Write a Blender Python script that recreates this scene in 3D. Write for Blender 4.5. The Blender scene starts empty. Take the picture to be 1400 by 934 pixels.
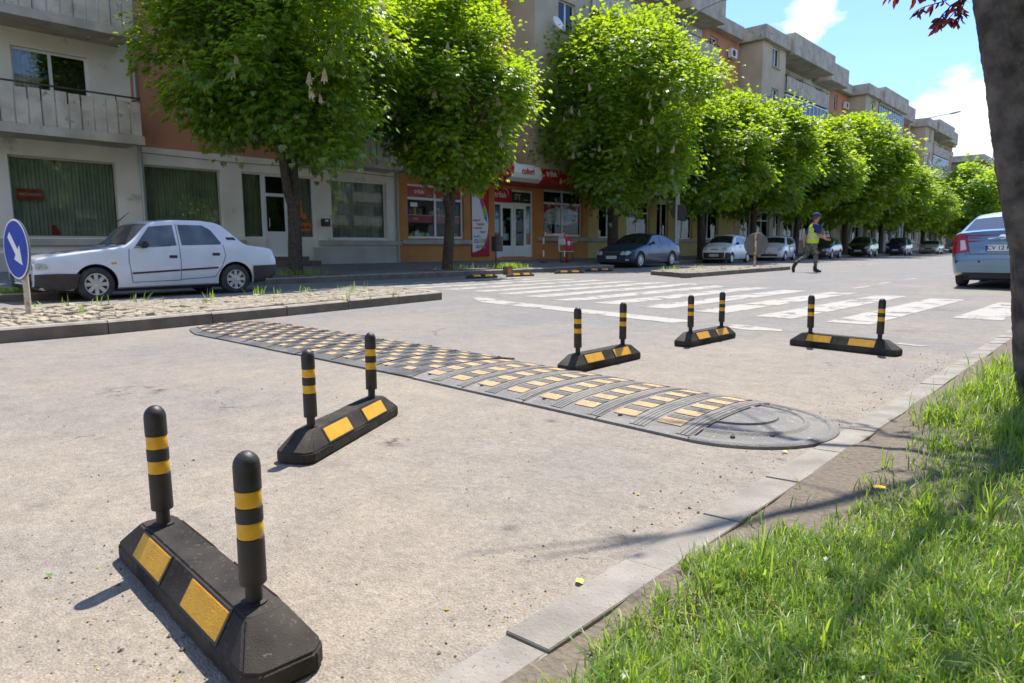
import bpy, bmesh, math, random
import numpy as np
from mathutils import Vector, Matrix, noise
from mathutils.bvhtree import BVHTree
R = math.radians
random.seed(7)
scene = bpy.context.scene
col = scene.collection

# ------------------------------------------------------------------ camera, world, sun, exposure
H = .813
yaw, pit, rol = .747498541, .135041947, -.006
fw = Vector((-math.sin(yaw)*math.cos(pit), math.cos(yaw)*math.cos(pit), -math.sin(pit)))
rt = Vector((math.cos(yaw), math.sin(yaw), 0)); up = rt.cross(fw)
r2 = rt*math.cos(rol)+up*math.sin(rol); u2 = -rt*math.sin(rol)+up*math.cos(rol)
cam = bpy.data.cameras.new('camera'); co = bpy.data.objects.new('camera', cam); col.objects.link(co)
m = Matrix((r2, u2, -fw)).transposed().to_4x4(); m.translation = (0, 0, H); co.matrix_world = m
cam.sensor_width = 36; cam.lens = 36*933/1400; cam.clip_start = .05; cam.clip_end = 3000
cam.dof.use_dof = True; cam.dof.focus_distance = 2.3; cam.dof.aperture_fstop = 8.0
scene.camera = co
SUN_EL = 61.2; SD = Vector((-.36, .933, 0)).normalized()
sun = bpy.data.lights.new('sun', 'SUN'); sun.energy = 4.6; sun.angle = R(.53); sun.color = (1, .95, .87)
so = bpy.data.objects.new('sun', sun); col.objects.link(so)
sdir = Vector((SD.x*math.cos(R(SUN_EL)), SD.y*math.cos(R(SUN_EL)), math.sin(R(SUN_EL))))
so.rotation_euler = (-sdir).to_track_quat('-Z', 'Y').to_euler()
scene.view_settings.view_transform = 'Standard'; scene.view_settings.look = 'None'
scene.view_settings.gamma = 1; scene.view_settings.exposure = .74

def link_nodes(nt, a, b): nt.links.new(a, b)
world = bpy.data.worlds.new('World'); scene.world = world; world.use_nodes = True
nt = world.node_tree; nt.nodes.clear()
N = lambda t, **k: _n(nt, t, **k)
def _n(nt, t, **k):
    n = nt.nodes.new(t)
    for a, b in k.items():
        if a.startswith('i_'):
            n.inputs[a[2:].replace('_', ' ')].default_value = b
        else: setattr(n, a, b)
    return n
def raydir(x, y):
    return (r2*(x-700) - u2*(y-467) + fw*933).normalized()
sky = _n(nt, 'ShaderNodeTexSky', sky_type='NISHITA', sun_disc=False, sun_elevation=R(SUN_EL),
         sun_rotation=math.atan2(SD.x, SD.y), air_density=1.0, dust_density=.6, ozone_density=1.4)
bg = _n(nt, 'ShaderNodeBackground'); bg.inputs[1].default_value = .15
outw = _n(nt, 'ShaderNodeOutputWorld')
tc = _n(nt, 'ShaderNodeTexCoord')
def vmath(op, a, b):
    n = _n(nt, 'ShaderNodeVectorMath', operation=op)
    for i, v in enumerate((a, b)):
        if isinstance(v, (tuple, Vector)): n.inputs[i].default_value = tuple(v)
        elif v is not None: nt.links.new(v, n.inputs[i])
    return n
def fmath(op, a, b=None, clamp=False, nt_=None):
    t = nt_ or nt
    n = _n(t, 'ShaderNodeMath', operation=op); n.use_clamp = clamp
    for i, v in enumerate((a, b)):
        if v is None: continue
        if isinstance(v, (int, float)): n.inputs[i].default_value = v
        else: t.links.new(v, n.inputs[i])
    return n.outputs[0]
# clouds: real directions in the sky; patches shaped by noise
cn = _n(nt, 'ShaderNodeTexNoise'); cn.inputs['Scale'].default_value = 7; cn.inputs['Detail'].default_value = 8
cn.inputs['Roughness'].default_value = .58; cn.inputs['Distortion'].default_value = .25
mp = _n(nt, 'ShaderNodeMapping'); mp.inputs['Scale'].default_value = (1, 1, 2.3)
nt.links.new(tc.outputs['Generated'], mp.inputs[0]); nt.links.new(mp.outputs[0], cn.inputs['Vector'])
tot = None
for (px, py, rad, amp) in ((1330, 190, .14, 1.15), (1310, 108, .075, .75), (1400, 130, .10, .7), (1125, 8, .05, .6), (1110, 42, .035, .5), (1500, 220, .2, .7)):
    d = raydir(px, py)
    dt = vmath('DOT_PRODUCT', tc.outputs['Generated'], d).outputs['Value']
    ang = fmath('SQRT', fmath('MULTIPLY', fmath('SUBTRACT', 1.0, dt), 2.0))
    g = fmath('MULTIPLY', fmath('SUBTRACT', 1.0, fmath('DIVIDE', ang, rad), True), amp)
    tot = g if tot is None else fmath('MAXIMUM', tot, g)
# rest of the sky (outside the view): scattered fair weather clouds
sep = _n(nt, 'ShaderNodeSeparateXYZ'); nt.links.new(tc.outputs['Generated'], sep.inputs[0])
beh = fmath('MULTIPLY', fmath('MULTIPLY', vmath('DOT_PRODUCT', tc.outputs['Generated'], -fw).outputs['Value'], 1.0, True), .55)
tot = fmath('MAXIMUM', tot, beh)
cov = fmath('ADD', fmath('SUBTRACT', cn.outputs['Fac'], .72), fmath('MULTIPLY', tot, .62))
cov = fmath('MULTIPLY', cov, 8.5, True)
mix = _n(nt, 'ShaderNodeMixRGB'); nt.links.new(cov, mix.inputs[0])
tint = _n(nt, 'ShaderNodeMixRGB', blend_type='MULTIPLY'); tint.inputs[0].default_value = 1
tint.inputs[2].default_value = (.60, .76, 1.10, 1)
nt.links.new(sky.outputs[0], tint.inputs[1])
nt.links.new(tint.outputs[0], mix.inputs[1]); mix.inputs[2].default_value = (4.9, 5.2, 5.6, 1)
nt.links.new(mix.outputs[0], bg.inputs[0]); nt.links.new(bg.outputs[0], outw.inputs[0])

def ray(px, py): return r2*(px-700) - u2*(py-467) + fw*933
def atd(px, py, d): return Vector((0, 0, H)) + ray(px, py)*(d/933)
def gnd(px, py, z=0):
    q = ray(px, py); return Vector((0, 0, H)) + q*((z-H)/q.z)
# ------------------------------------------------------------------ materials
MAT = {}
def pm(name, c, c2=None, sc=5, rough=.8, bump=0, bsc=40, metal=0, coat=0, spec=.5, detail=6, lo=.35, hi=.65, trans=0, speck=None, coord='Object'):
    if name in MAT: return MAT[name]
    M_ = bpy.data.materials.new(name); M_.use_nodes = True; t = M_.node_tree
    b = t.nodes['Principled BSDF']; L = t.links.new
    b.inputs['Roughness'].default_value = rough; b.inputs['Metallic'].default_value = metal
    b.inputs['Specular IOR Level'].default_value = spec
    if coat: b.inputs['Coat Weight'].default_value = coat; b.inputs['Coat Roughness'].default_value = .04
    tcn = _n(t, 'ShaderNodeTexCoord')
    cur = None
    if c2:
        n = _n(t, 'ShaderNodeTexNoise'); n.inputs['Scale'].default_value = sc; n.inputs['Detail'].default_value = detail
        L(tcn.outputs[coord], n.inputs['Vector'])
        r = _n(t, 'ShaderNodeValToRGB'); r.color_ramp.elements[0].position = lo; r.color_ramp.elements[1].position = hi
        r.color_ramp.elements[0].color = (*c, 1); r.color_ramp.elements[1].color = (*c2, 1)
        L(n.outputs['Fac'], r.inputs[0]); cur = r.outputs[0]
    if speck:
        s_sc, s_col, s_th = speck
        n = _n(t, 'ShaderNodeTexNoise'); n.inputs['Scale'].default_value = s_sc; n.inputs['Detail'].default_value = 3
        L(tcn.outputs[coord], n.inputs['Vector'])
        f = fmath('MULTIPLY', fmath('SUBTRACT', n.outputs['Fac'], s_th, nt_=t), 9.0, True, nt_=t)
        mx = _n(t, 'ShaderNodeMixRGB'); L(f, mx.inputs[0])
        if cur: L(cur, mx.inputs[1])
        else: mx.inputs[1].default_value = (*c, 1)
        mx.inputs[2].default_value = (*s_col, 1); cur = mx.outputs[0]
    if cur: L(cur, b.inputs['Base Color'])
    else: b.inputs['Base Color'].default_value = (*c, 1)
    if bump:
        n = _n(t, 'ShaderNodeTexNoise'); n.inputs['Scale'].default_value = bsc; n.inputs['Detail'].default_value = 5
        L(tcn.outputs[coord], n.inputs['Vector'])
        bn = _n(t, 'ShaderNodeBump'); bn.inputs['Strength'].default_value = bump; bn.inputs['Distance'].default_value = .01
        L(n.outputs['Fac'], bn.inputs['Height']); L(bn.outputs[0], b.inputs['Normal'])
    MAT[name] = M_; return M_

def leafmat(name, c, c2, tr, tr2, gl=.06, cam_island=True):
    M_ = bpy.data.materials.new(name); M_.use_nodes = True; t = M_.node_tree; L = t.links.new
    t.nodes.clear(); o = _n(t, 'ShaderNodeOutputMaterial')
    geo = _n(t, 'ShaderNodeNewGeometry')
    def ramp(a, b):
        r = _n(t, 'ShaderNodeMixRGB'); r.inputs[1].default_value = (*a, 1); r.inputs[2].default_value = (*b, 1)
        L(geo.outputs['Random Per Island'], r.inputs[0]); return r.outputs[0]
    d = _n(t, 'ShaderNodeBsdfDiffuse'); L(ramp(c, c2), d.inputs[0])
    x = _n(t, 'ShaderNodeBsdfTranslucent'); L(ramp(tr, tr2), x.inputs[0])
    g = _n(t, 'ShaderNodeBsdfGlossy'); g.inputs['Roughness'].default_value = .42; g.inputs[0].default_value = (1, 1, 1, 1)
    m1 = _n(t, 'ShaderNodeAddShader'); L(d.outputs[0], m1.inputs[0]); L(x.outputs[0], m1.inputs[1])
    m2 = _n(t, 'ShaderNodeMixShader'); m2.inputs[0].default_value = gl; L(m1.outputs[0], m2.inputs[1]); L(g.outputs[0], m2.inputs[2])
    L(m2.outputs[0], o.inputs[0]); MAT[name] = M_; return M_

def glassmat(name, tint=(.8, .9, .88), refl=.12, blend=.22):
    M_ = bpy.data.materials.new(name); M_.use_nodes = True; t = M_.node_tree; L = t.links.new
    t.nodes.clear(); o = _n(t, 'ShaderNodeOutputMaterial')
    tr = _n(t, 'ShaderNodeBsdfTransparent'); tr.inputs[0].default_value = (*tint, 1)
    g = _n(t, 'ShaderNodeBsdfGlossy'); g.inputs['Roughness'].default_value = .015
    lw = _n(t, 'ShaderNodeLayerWeight'); lw.inputs[0].default_value = blend
    f = fmath('ADD', lw.outputs['Fresnel'], refl, True, nt_=t)
    mx = _n(t, 'ShaderNodeMixShader'); L(f, mx.inputs[0]); L(tr.outputs[0], mx.inputs[1]); L(g.outputs[0], mx.inputs[2])
    L(mx.outputs[0], o.inputs[0]); MAT[name] = M_; return M_

def asphalt():
    M_ = bpy.data.materials.new('asphalt'); M_.use_nodes = True; t = M_.node_tree; L = t.links.new
    b = t.nodes['Principled BSDF']; tcn = _n(t, 'ShaderNodeTexCoord'); V = tcn.outputs['Object']
    def nz(sc, det=5, rough=.5, dist=0, vec=None):
        n = _n(t, 'ShaderNodeTexNoise'); n.inputs['Scale'].default_value = sc; n.inputs['Detail'].default_value = det
        n.inputs['Roughness'].default_value = rough; n.inputs['Distortion'].default_value = dist
        L(vec or V, n.inputs['Vector']); return n.outputs['Fac']
    def mixc(f, a, b_, mode='MIX'):
        n = _n(t, 'ShaderNodeMixRGB', blend_type=mode)
        for i, v in enumerate((f, a, b_)):
            if isinstance(v, (int, float)): n.inputs[i].default_value = v
            elif isinstance(v, tuple): n.inputs[i].default_value = (*v, 1)
            else: L(v, n.inputs[i])
        return n.outputs[0]
    def step(v, lo, hi):
        n = _n(t, 'ShaderNodeMapRange'); n.inputs['From Min'].default_value = lo; n.inputs['From Max'].default_value = hi; n.clamp = True
        L(v, n.inputs['Value']); return n.outputs['Result']
    sx = _n(t, 'ShaderNodeSeparateXYZ'); L(V, sx.inputs[0]); X = sx.outputs['X']; Y = sx.outputs['Y']
    mpn = _n(t, 'ShaderNodeMapping'); mpn.inputs['Scale'].default_value = (1.6, .35, 1); L(V, mpn.inputs[0])
    grey, warm = (.185, .178, .168), (.290, .246, .190)
    dustx = step(X, -5.5, -2.2)                        # dust gathers towards the kerb and in front
    dusty = step(Y, 7.5, 3.0)
    base = fmath('ADD', fmath('MULTIPLY', dustx, .3, nt_=t), fmath('MULTIPLY', dusty, .42, nt_=t), nt_=t)
    f = fmath('ADD', base, fmath('MULTIPLY', fmath('SUBTRACT', nz(.7, 6, .6), .5, nt_=t), 1.9, nt_=t), True, nt_=t)
    c = mixc(f, grey, warm)
    streak = step(nz(1.2, 6, .6, 0, mpn.outputs[0]), .48, .7)
    c = mixc(fmath('MULTIPLY', streak, .35, nt_=t), c, (.29, .245, .19))
    dark = step(nz(.9, 8, .65, .6), .6, .72)
    c = mixc(fmath('MULTIPLY', dark, .3, nt_=t), c, (.12, .115, .11))
    stain = step(nz(3.2, 6, .7), .62, .7)
    c = mixc(fmath('MULTIPLY', stain, .5, nt_=t), c, (.19, .145, .10))
    fine = nz(170, 2)
    c = mixc(.42, c, mixc(step(fine, .32, .68), (.26, .25, .24), (.78, .77, .75)), 'OVERLAY')
    c = mixc(.4, c, mixc(step(nz(38, 4, .7), .34, .66), (.3, .3, .3), (.7, .7, .7)), 'OVERLAY')
    c = mixc(.4, c, mixc(step(nz(7, 6, .7), .34, .66), (.34, .34, .35), (.66, .65, .64)), 'OVERLAY')
    peb = _n(t, 'ShaderNodeTexVoronoi'); peb.inputs['Scale'].default_value = 95; L(V, peb.inputs['Vector'])
    pb = fmath('MULTIPLY', step(peb.outputs['Distance'], .32, .15), step(nz(60, 1), .5, .62), nt_=t)
    c = mixc(fmath('MULTIPLY', pb, .4, nt_=t), c, (.46, .44, .4))
    peb2 = _n(t, 'ShaderNodeTexVoronoi'); peb2.inputs['Scale'].default_value = 60; L(V, peb2.inputs['Vector'])
    pd = fmath('MULTIPLY', step(peb2.outputs['Distance'], .28, .12), step(nz(23, 2), .55, .68), nt_=t)
    c = mixc(fmath('MULTIPLY', pd, .6, nt_=t), c, (.07, .06, .055))
    # cracks
    wv = _n(t, 'ShaderNodeTexNoise'); wv.inputs['Scale'].default_value = 2.2; wv.inputs['Detail'].default_value = 7; L(V, wv.inputs['Vector'])
    ad = _n(t, 'ShaderNodeVectorMath', operation='MULTIPLY_ADD'); L(wv.outputs['Color'], ad.inputs[0]); ad.inputs[1].default_value = (.55, .55, 0); L(V, ad.inputs[2])
    vc = _n(t, 'ShaderNodeTexVoronoi', feature='DISTANCE_TO_EDGE'); vc.inputs['Scale'].default_value = .55; L(ad.outputs[0], vc.inputs['Vector'])
    crk = fmath('MULTIPLY', step(vc.outputs['Distance'], .012, .002), step(nz(.8, 3), .60, .66), nt_=t)
    vc2 = _n(t, 'ShaderNodeTexVoronoi', feature='DISTANCE_TO_EDGE'); vc2.inputs['Scale'].default_value = 7; L(ad.outputs[0], vc2.inputs['Vector'])
    crk2 = fmath('MULTIPLY', step(vc2.outputs['Distance'], .06, .01), step(nz(.6, 4), .64, .7), nt_=t)
    # broken spots : small potholes where the surface has crumbled
    spots = None
    for (px, py, rad) in ((195, 533, .30), (118, 600, .16), (1250, 452, .35), (1010, 548, .22), (318, 555, .15), (560, 600, .1), (1140, 500, .15)):
        g0 = gnd(px, py); dn = _n(t, 'ShaderNodeVectorMath', operation='DISTANCE'); L(ad.outputs[0], dn.inputs[0]); dn.inputs[1].default_value = (g0.x+.27, g0.y+.27, 0)
        v_ = step(dn.outputs['Value'], rad, rad*.3); spots = v_ if spots is None else fmath('MAXIMUM', spots, v_, nt_=t)
    rag = step(nz(9, 8, .75), .50, .60)
    spots = fmath('MULTIPLY', spots, rag, nt_=t)
    c = mixc(fmath('MULTIPLY', spots, .55, nt_=t), c, (.10, .085, .07))
    vc3 = _n(t, 'ShaderNodeTexVoronoi', feature='DISTANCE_TO_EDGE'); vc3.inputs['Scale'].default_value = 5; L(ad.outputs[0], vc3.inputs['Vector'])
    spots = fmath('MULTIPLY', spots, step(vc3.outputs['Distance'], .09, .0), nt_=t)
    ck = fmath('MAXIMUM', crk, fmath('MULTIPLY', crk2, .6, nt_=t), nt_=t); ck = fmath('MAXIMUM', ck, spots, nt_=t)
    c = mixc(fmath('MULTIPLY', ck, .55, nt_=t), c, (.045, .04, .035))
    L(c, b.inputs['Base Color']); b.inputs['Roughness'].default_value = .88; b.inputs['Specular IOR Level'].default_value = .35
    h = fmath('SUBTRACT', fmath('ADD', fine, fmath('MULTIPLY', nz(45, 3), .8, nt_=t), nt_=t), fmath('MULTIPLY', ck, 1.6, nt_=t), nt_=t)
    h = fmath('ADD', h, fmath('MULTIPLY', pd, .8, nt_=t), nt_=t)
    bn = _n(t, 'ShaderNodeBump'); bn.inputs['Strength'].default_value = .9; bn.inputs['Distance'].default_value = .005
    L(h, bn.inputs['Height']); L(bn.outputs[0], b.inputs['Normal'])
    MAT['asphalt'] = M_; return M_
asphalt()

def paintmark():   # worn road paint: chipped away by noise
    M_ = bpy.data.materials.new('road_paint'); M_.use_nodes = True; t = M_.node_tree; L = t.links.new
    b = t.nodes['Principled BSDF']; o = t.nodes['Material Output']; tcn = _n(t, 'ShaderNodeTexCoord'); V = tcn.outputs['Object']
    n = _n(t, 'ShaderNodeTexNoise'); n.inputs['Scale'].default_value = 2.4; n.inputs['Detail'].default_value = 9; n.inputs['Roughness'].default_value = .68; L(V, n.inputs['Vector'])
    n2 = _n(t, 'ShaderNodeTexNoise'); n2.inputs['Scale'].default_value = 30; n2.inputs['Detail'].default_value = 4; L(V, n2.inputs['Vector'])
    r = _n(t, 'ShaderNodeMixRGB'); L(n2.outputs['Fac'], r.inputs[0]); r.inputs[1].default_value = (.38, .355, .31, 1); r.inputs[2].default_value = (.29, .265, .225, 1)
    L(r.outputs[0], b.inputs['Base Color']); b.inputs['Roughness'].default_value = .75
    s = fmath('MULTIPLY', fmath('SUBTRACT', fmath('ADD', n.outputs['Fac'], fmath('MULTIPLY', n2.outputs['Fac'], .12, nt_=t), nt_=t), .588, nt_=t), 12.0, True, nt_=t)
    s = fmath('MULTIPLY', s, .85, nt_=t)
    tr = _n(t, 'ShaderNodeBsdfTransparent'); mx = _n(t, 'ShaderNodeMixShader'); L(s, mx.inputs[0]); L(b.outputs[0], mx.inputs[1]); L(tr.outputs[0], mx.inputs[2])
    L(mx.outputs[0], o.inputs[0]); MAT['road_paint'] = M_
paintmark()

def brickish(name, c1, c2, mortar, sx, bw, bh, rough=.9, ms=.02, rot=0):
    M_ = bpy.data.materials.new(name); M_.use_nodes = True; t = M_.node_tree; L = t.links.new
    b = t.nodes['Principled BSDF']; tcn = _n(t, 'ShaderNodeTexCoord'); mpn = _n(t, 'ShaderNodeMapping')
    mpn.inputs['Rotation'].default_value = (0, 0, rot); L(tcn.outputs['Object'], mpn.inputs[0])
    k = _n(t, 'ShaderNodeTexBrick'); k.inputs['Scale'].default_value = sx; k.inputs['Mortar Size'].default_value = ms
    k.inputs['Brick Width'].default_value = bw; k.inputs['Row Height'].default_value = bh
    k.inputs['Color1'].default_value = (*c1, 1); k.inputs['Color2'].default_value = (*c2, 1); k.inputs['Mortar'].default_value = (*mortar, 1)
    L(mpn.outputs[0], k.inputs['Vector'])
    n = _n(t, 'ShaderNodeTexNoise'); n.inputs['Scale'].default_value = 9; n.inputs['Detail'].default_value = 6; L(tcn.outputs['Object'], n.inputs['Vector'])
    mx = _n(t, 'ShaderNodeMixRGB', blend_type='OVERLAY'); mx.inputs[0].default_value = .6; L(k.outputs[0], mx.inputs[1]); L(n.outputs['Fac'], mx.inputs[2])
    L(mx.outputs[0], b.inputs['Base Color']); b.inputs['Roughness'].default_value = rough
    bn = _n(t, 'ShaderNodeBump'); bn.inputs['Strength'].default_value = .5; bn.inputs['Distance'].default_value = .01
    h = fmath('SUBTRACT', n.outputs['Fac'], k.outputs['Fac'], nt_=t); L(h, bn.inputs['Height']); L(bn.outputs[0], b.inputs['Normal'])
    MAT[name] = M_; return M_

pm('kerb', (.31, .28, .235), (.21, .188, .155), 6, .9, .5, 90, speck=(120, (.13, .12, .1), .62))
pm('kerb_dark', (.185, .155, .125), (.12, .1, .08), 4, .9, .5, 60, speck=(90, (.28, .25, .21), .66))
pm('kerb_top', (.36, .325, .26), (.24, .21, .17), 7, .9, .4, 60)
pm('cobble', (.43, .36, .25), (.27, .23, .17), 9, .9, .6, 60)
pm('island_soil', (.16, .14, .10), (.26, .22, .15), 6, .95, .6, 30)
pm('soil', (.19, .155, .115), (.10, .08, .06), 7, .95, .9, 45, speck=(70, (.34, .29, .22), .6))
pm('lawn_soil', (.075, .085, .035), (.13, .115, .06), 9, .95, .8, 50)
pm('sidewalk', (.21, .205, .20), (.15, .145, .14), 2.2, .9, .4, 60)
pm('terrain', (.10, .12, .06), (.17, .15, .1), .3, .95)
pm('rubber', (.020, .017, .015), (.06, .05, .04), 7, .75, .4, 420, speck=(90, (.12, .10, .08), .62), spec=.22)
pm('rubber_post', (.022, .018, .017), (.032, .027, .025), 20, .5, .12, 120, spec=.45)
pm('post_cap', (.022, .022, .024), None, rough=.3, spec=.6)
pm('band_yellow', (.78, .42, .012), (.70, .35, .01), 50, .35, .1, 300)
pm('pad_yellow', (.80, .40, .012), (.70, .33, .015), 25, .5, .3, 200, speck=(26, (.34, .17, .03), .68))
pm('bump_dark', (.07, .07, .071), (.145, .138, .128), 3, .85, .5, 120, speck=(14, (.24, .21, .17), .6))
pm('bump_dusty', (.15, .145, .138), (.25, .23, .20), 3.5, .88, .5, 120, speck=(50, (.36, .3, .22), .6))
pm('bump_groove', (.085, .082, .078), (.12, .113, .10), 8, .9)
pm('bump_pad', (.50, .33, .15), (.36, .25, .14), 20, .8, .5, 150, speck=(70, (.75, .6, .36), .6))
pm('white_plaster', (.82, .78, .69), (.68, .63, .54), 1.1, .92, .25, 50, lo=.35, hi=.7, speck=(1.7, (.42, .39, .33), .64))
pm('dull_plaster', (.50, .48, .43), (.42, .40, .35), 1.4, .92, .25, 50)
pm('orange_plaster', (.58, .27, .085), (.48, .21, .07), 1.3, .92, .3, 50)
pm('terracotta_plaster', (.55, .26, .14), (.46, .215, .12), 1.1, .92, .3, 50)
pm('beige_plaster', (.53, .45, .33), (.44, .37, .27), .9, .93, .3, 50)
pm('grey_plaster', (.30, .285, .26), (.24, .23, .21), .9, .93, .3, 50)
pm('yellow_plaster', (.58, .46, .17), (.50, .39, .15), 1.2, .92, .3, 50)
pm('concrete', (.50, .45, .375), (.34, .305, .25), 1.6, .93, .4, 40, speck=(3, (.14, .13, .115), .64))
pm('concrete_panel', (.56, .51, .42), (.40, .36, .29), 2.6, .93, .5, 30, speck=(5, (.17, .16, .14), .62))
pm('ledge', (.46, .44, .40), (.36, .34, .31), 2, .9)
pm('step_stone', (.16, .13, .10), (.11, .09, .07), 4, .9)
pm('pvc', (.72, .74, .75), None, rough=.35)
pm('frame_tan', (.46, .42, .34), None, rough=.6)
pm('rail_metal', (.03, .025, .022), (.1, .05, .03), 20, .6)
pm('dark_room', (.025, .025, .024), None, rough=.9)
pm('roof_felt', (.08, .08, .08), None, rough=.9)
pm('curtain_green', (.47, .50, .43), (.36, .385, .33), 1.5, .85)
pm('curtain_white', (.55, .58, .56), (.45, .48, .46), 2, .85)
pm('red_sign', (.50, .012, .02), (.42, .01, .016), 3, .4)
pm('sign_white', (.78, .78, .78), None, rough=.45)
pm('sign_dark', (.03, .025, .02), None, rough=.5)
pm('sign_blue', (.012, .05, .42), (.01, .04, .34), 8, .3, spec=.5)
pm('sign_grey', (.13, .14, .145), (.10, .105, .11), 6, .5, metal=.3)
pm('galv', (.42, .41, .39), (.3, .28, .25), 15, .5, metal=.5)
pm('pole_cream', (.52, .46, .36), (.42, .2, .08), 18, .6, lo=.5, hi=.62)
pm('rust_pole', (.55, .48, .36), (.36, .13, .04), 9, .7, lo=.45, hi=.55)
pm('lamp_grey', (.36, .37, .37), None, rough=.5, metal=.3)
pm('black_plastic', (.02, .02, .021), (.035, .034, .033), 9, .5)
pm('tyre', (.022, .021, .02), (.05, .046, .04), 12, .8, .2, 60)
pm('rim', (.62, .63, .64), (.5, .5, .5), 20, .35, metal=.6)
pm('rim_dark', (.03, .03, .03), None, rough=.6)
pm('car_glass', (.018, .022, .022), None, rough=.03, spec=.9)
pm('car_glass_light', (.12, .13, .12), (.05, .055, .05), 3, rough=.04, spec=.8)
pm('headlight', (.55, .58, .56), (.25, .26, .24), 30, .12, spec=.9)
pm('tail_red', (.42, .012, .015), (.3, .01, .012), 18, .15, spec=.8)
pm('tail_clear', (.75, .6, .58), None, rough=.15, spec=.8)
pm('amber', (.75, .28, .02), None, rough=.25)
pm('chrome', (.7, .7, .7), None, rough=.18, metal=1)
pm('seam', (.02, .02, .022), None, rough=.8)
pm('plate_white', (.78, .79, .78), None, rough=.4)
pm('plate_blue', (.01, .05, .4), None, rough=.4)
pm('ink', (.015, .015, .017), None, rough=.6)
pm('paint_white', (.66, .69, .74), (.60, .62, .66), 3, .3, coat=.8, spec=.5)
pm('paint_white2', (.72, .74, .76), (.66, .67, .69), 3, .3, coat=.8)
pm('paint_blue', (.022, .042, .095), (.018, .035, .08), 3, .35, metal=.35, coat=.6)
pm('paint_black', (.010, .011, .014), None, rough=.25, coat=1)
pm('paint_navy', (.015, .025, .07), None, rough=.3, coat=1, metal=.2)
pm('paint_darkgrey', (.06, .065, .08), None, rough=.28, coat=1, metal=.5)
pm('paint_silver', (.17, .25, .30), (.155, .23, .275), 4, .3, metal=.55, coat=.9)
pm('paint_champagne', (.42, .38, .32), None, rough=.3, metal=.5, coat=.9)
pm('bark', (.085, .066, .05), (.035, .028, .022), 14, .95, 1.0, 35)
pm('bark_dark', (.052, .042, .034), (.16, .13, .105), 9, .95, 1.0, 55, speck=(46, (.17, .15, .12), .66))
pm('twig', (.05, .03, .025), None, rough=.9)
pm('flower_cream', (.72, .62, .46), (.6, .45, .34), 30, .9)
pm('dandelion', (.85, .6, .02), None, rough=.8)
pm('skin', (.46, .22, .14), (.40, .18, .11), 20, .55)
pm('shirt_blue', (.012, .035, .2), (.01, .03, .15), 20, .9)
pm('camo', (.075, .08, .055), (.20, .19, .15), 13, .95, lo=.46, hi=.54, speck=(10, (.03, .03, .025), .58))
pm('boot', (.02, .018, .016), None, rough=.6)
pm('vest', (.55, .75, .05), (.45, .65, .04), 8, .7)
pm('reflective', (.45, .47, .5), None, rough=.4)
pm('hair', (.06, .05, .045), None, rough=.8)
pm('leaf_yellow', (.72, .55, .12), (.6, .42, .08), 30, .7)
pm('leaf_green', (.06, .2, .02), None, rough=.6)
pm('pebble', (.18, .15, .12), (.3, .27, .22), 30, .9)
brickish('pavers', (.24, .235, .22), (.18, .175, .165), (.09, .085, .08), 2.4, .5, .25)
brickish('brick_wall', (.36, .13, .06), (.30, .11, .055), (.25, .2, .16), 5, .5, .2)
leafmat('chestnut_leaf', (.024, .060, .008), (.045, .10, .012), (.13, .22, .005), (.40, .50, .014), .05)
leafmat('far_leaf', (.05, .11, .02), (.07, .14, .022), (.22, .32, .02), (.36, .46, .03), .04)
leafmat('grass_blade', (.05, .11, .018), (.15, .19, .05), (.12, .22, .012), (.28, .36, .03), .035)
leafmat('red_leaf', (.045, .008, .01), (.075, .012, .013), (.09, .006, .006), (.17, .015, .012), .05)
glassmat('window_glass', (.85, .88, .85), .06)
glassmat('shop_glass', (.85, .88, .88), .01, .12)

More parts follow.
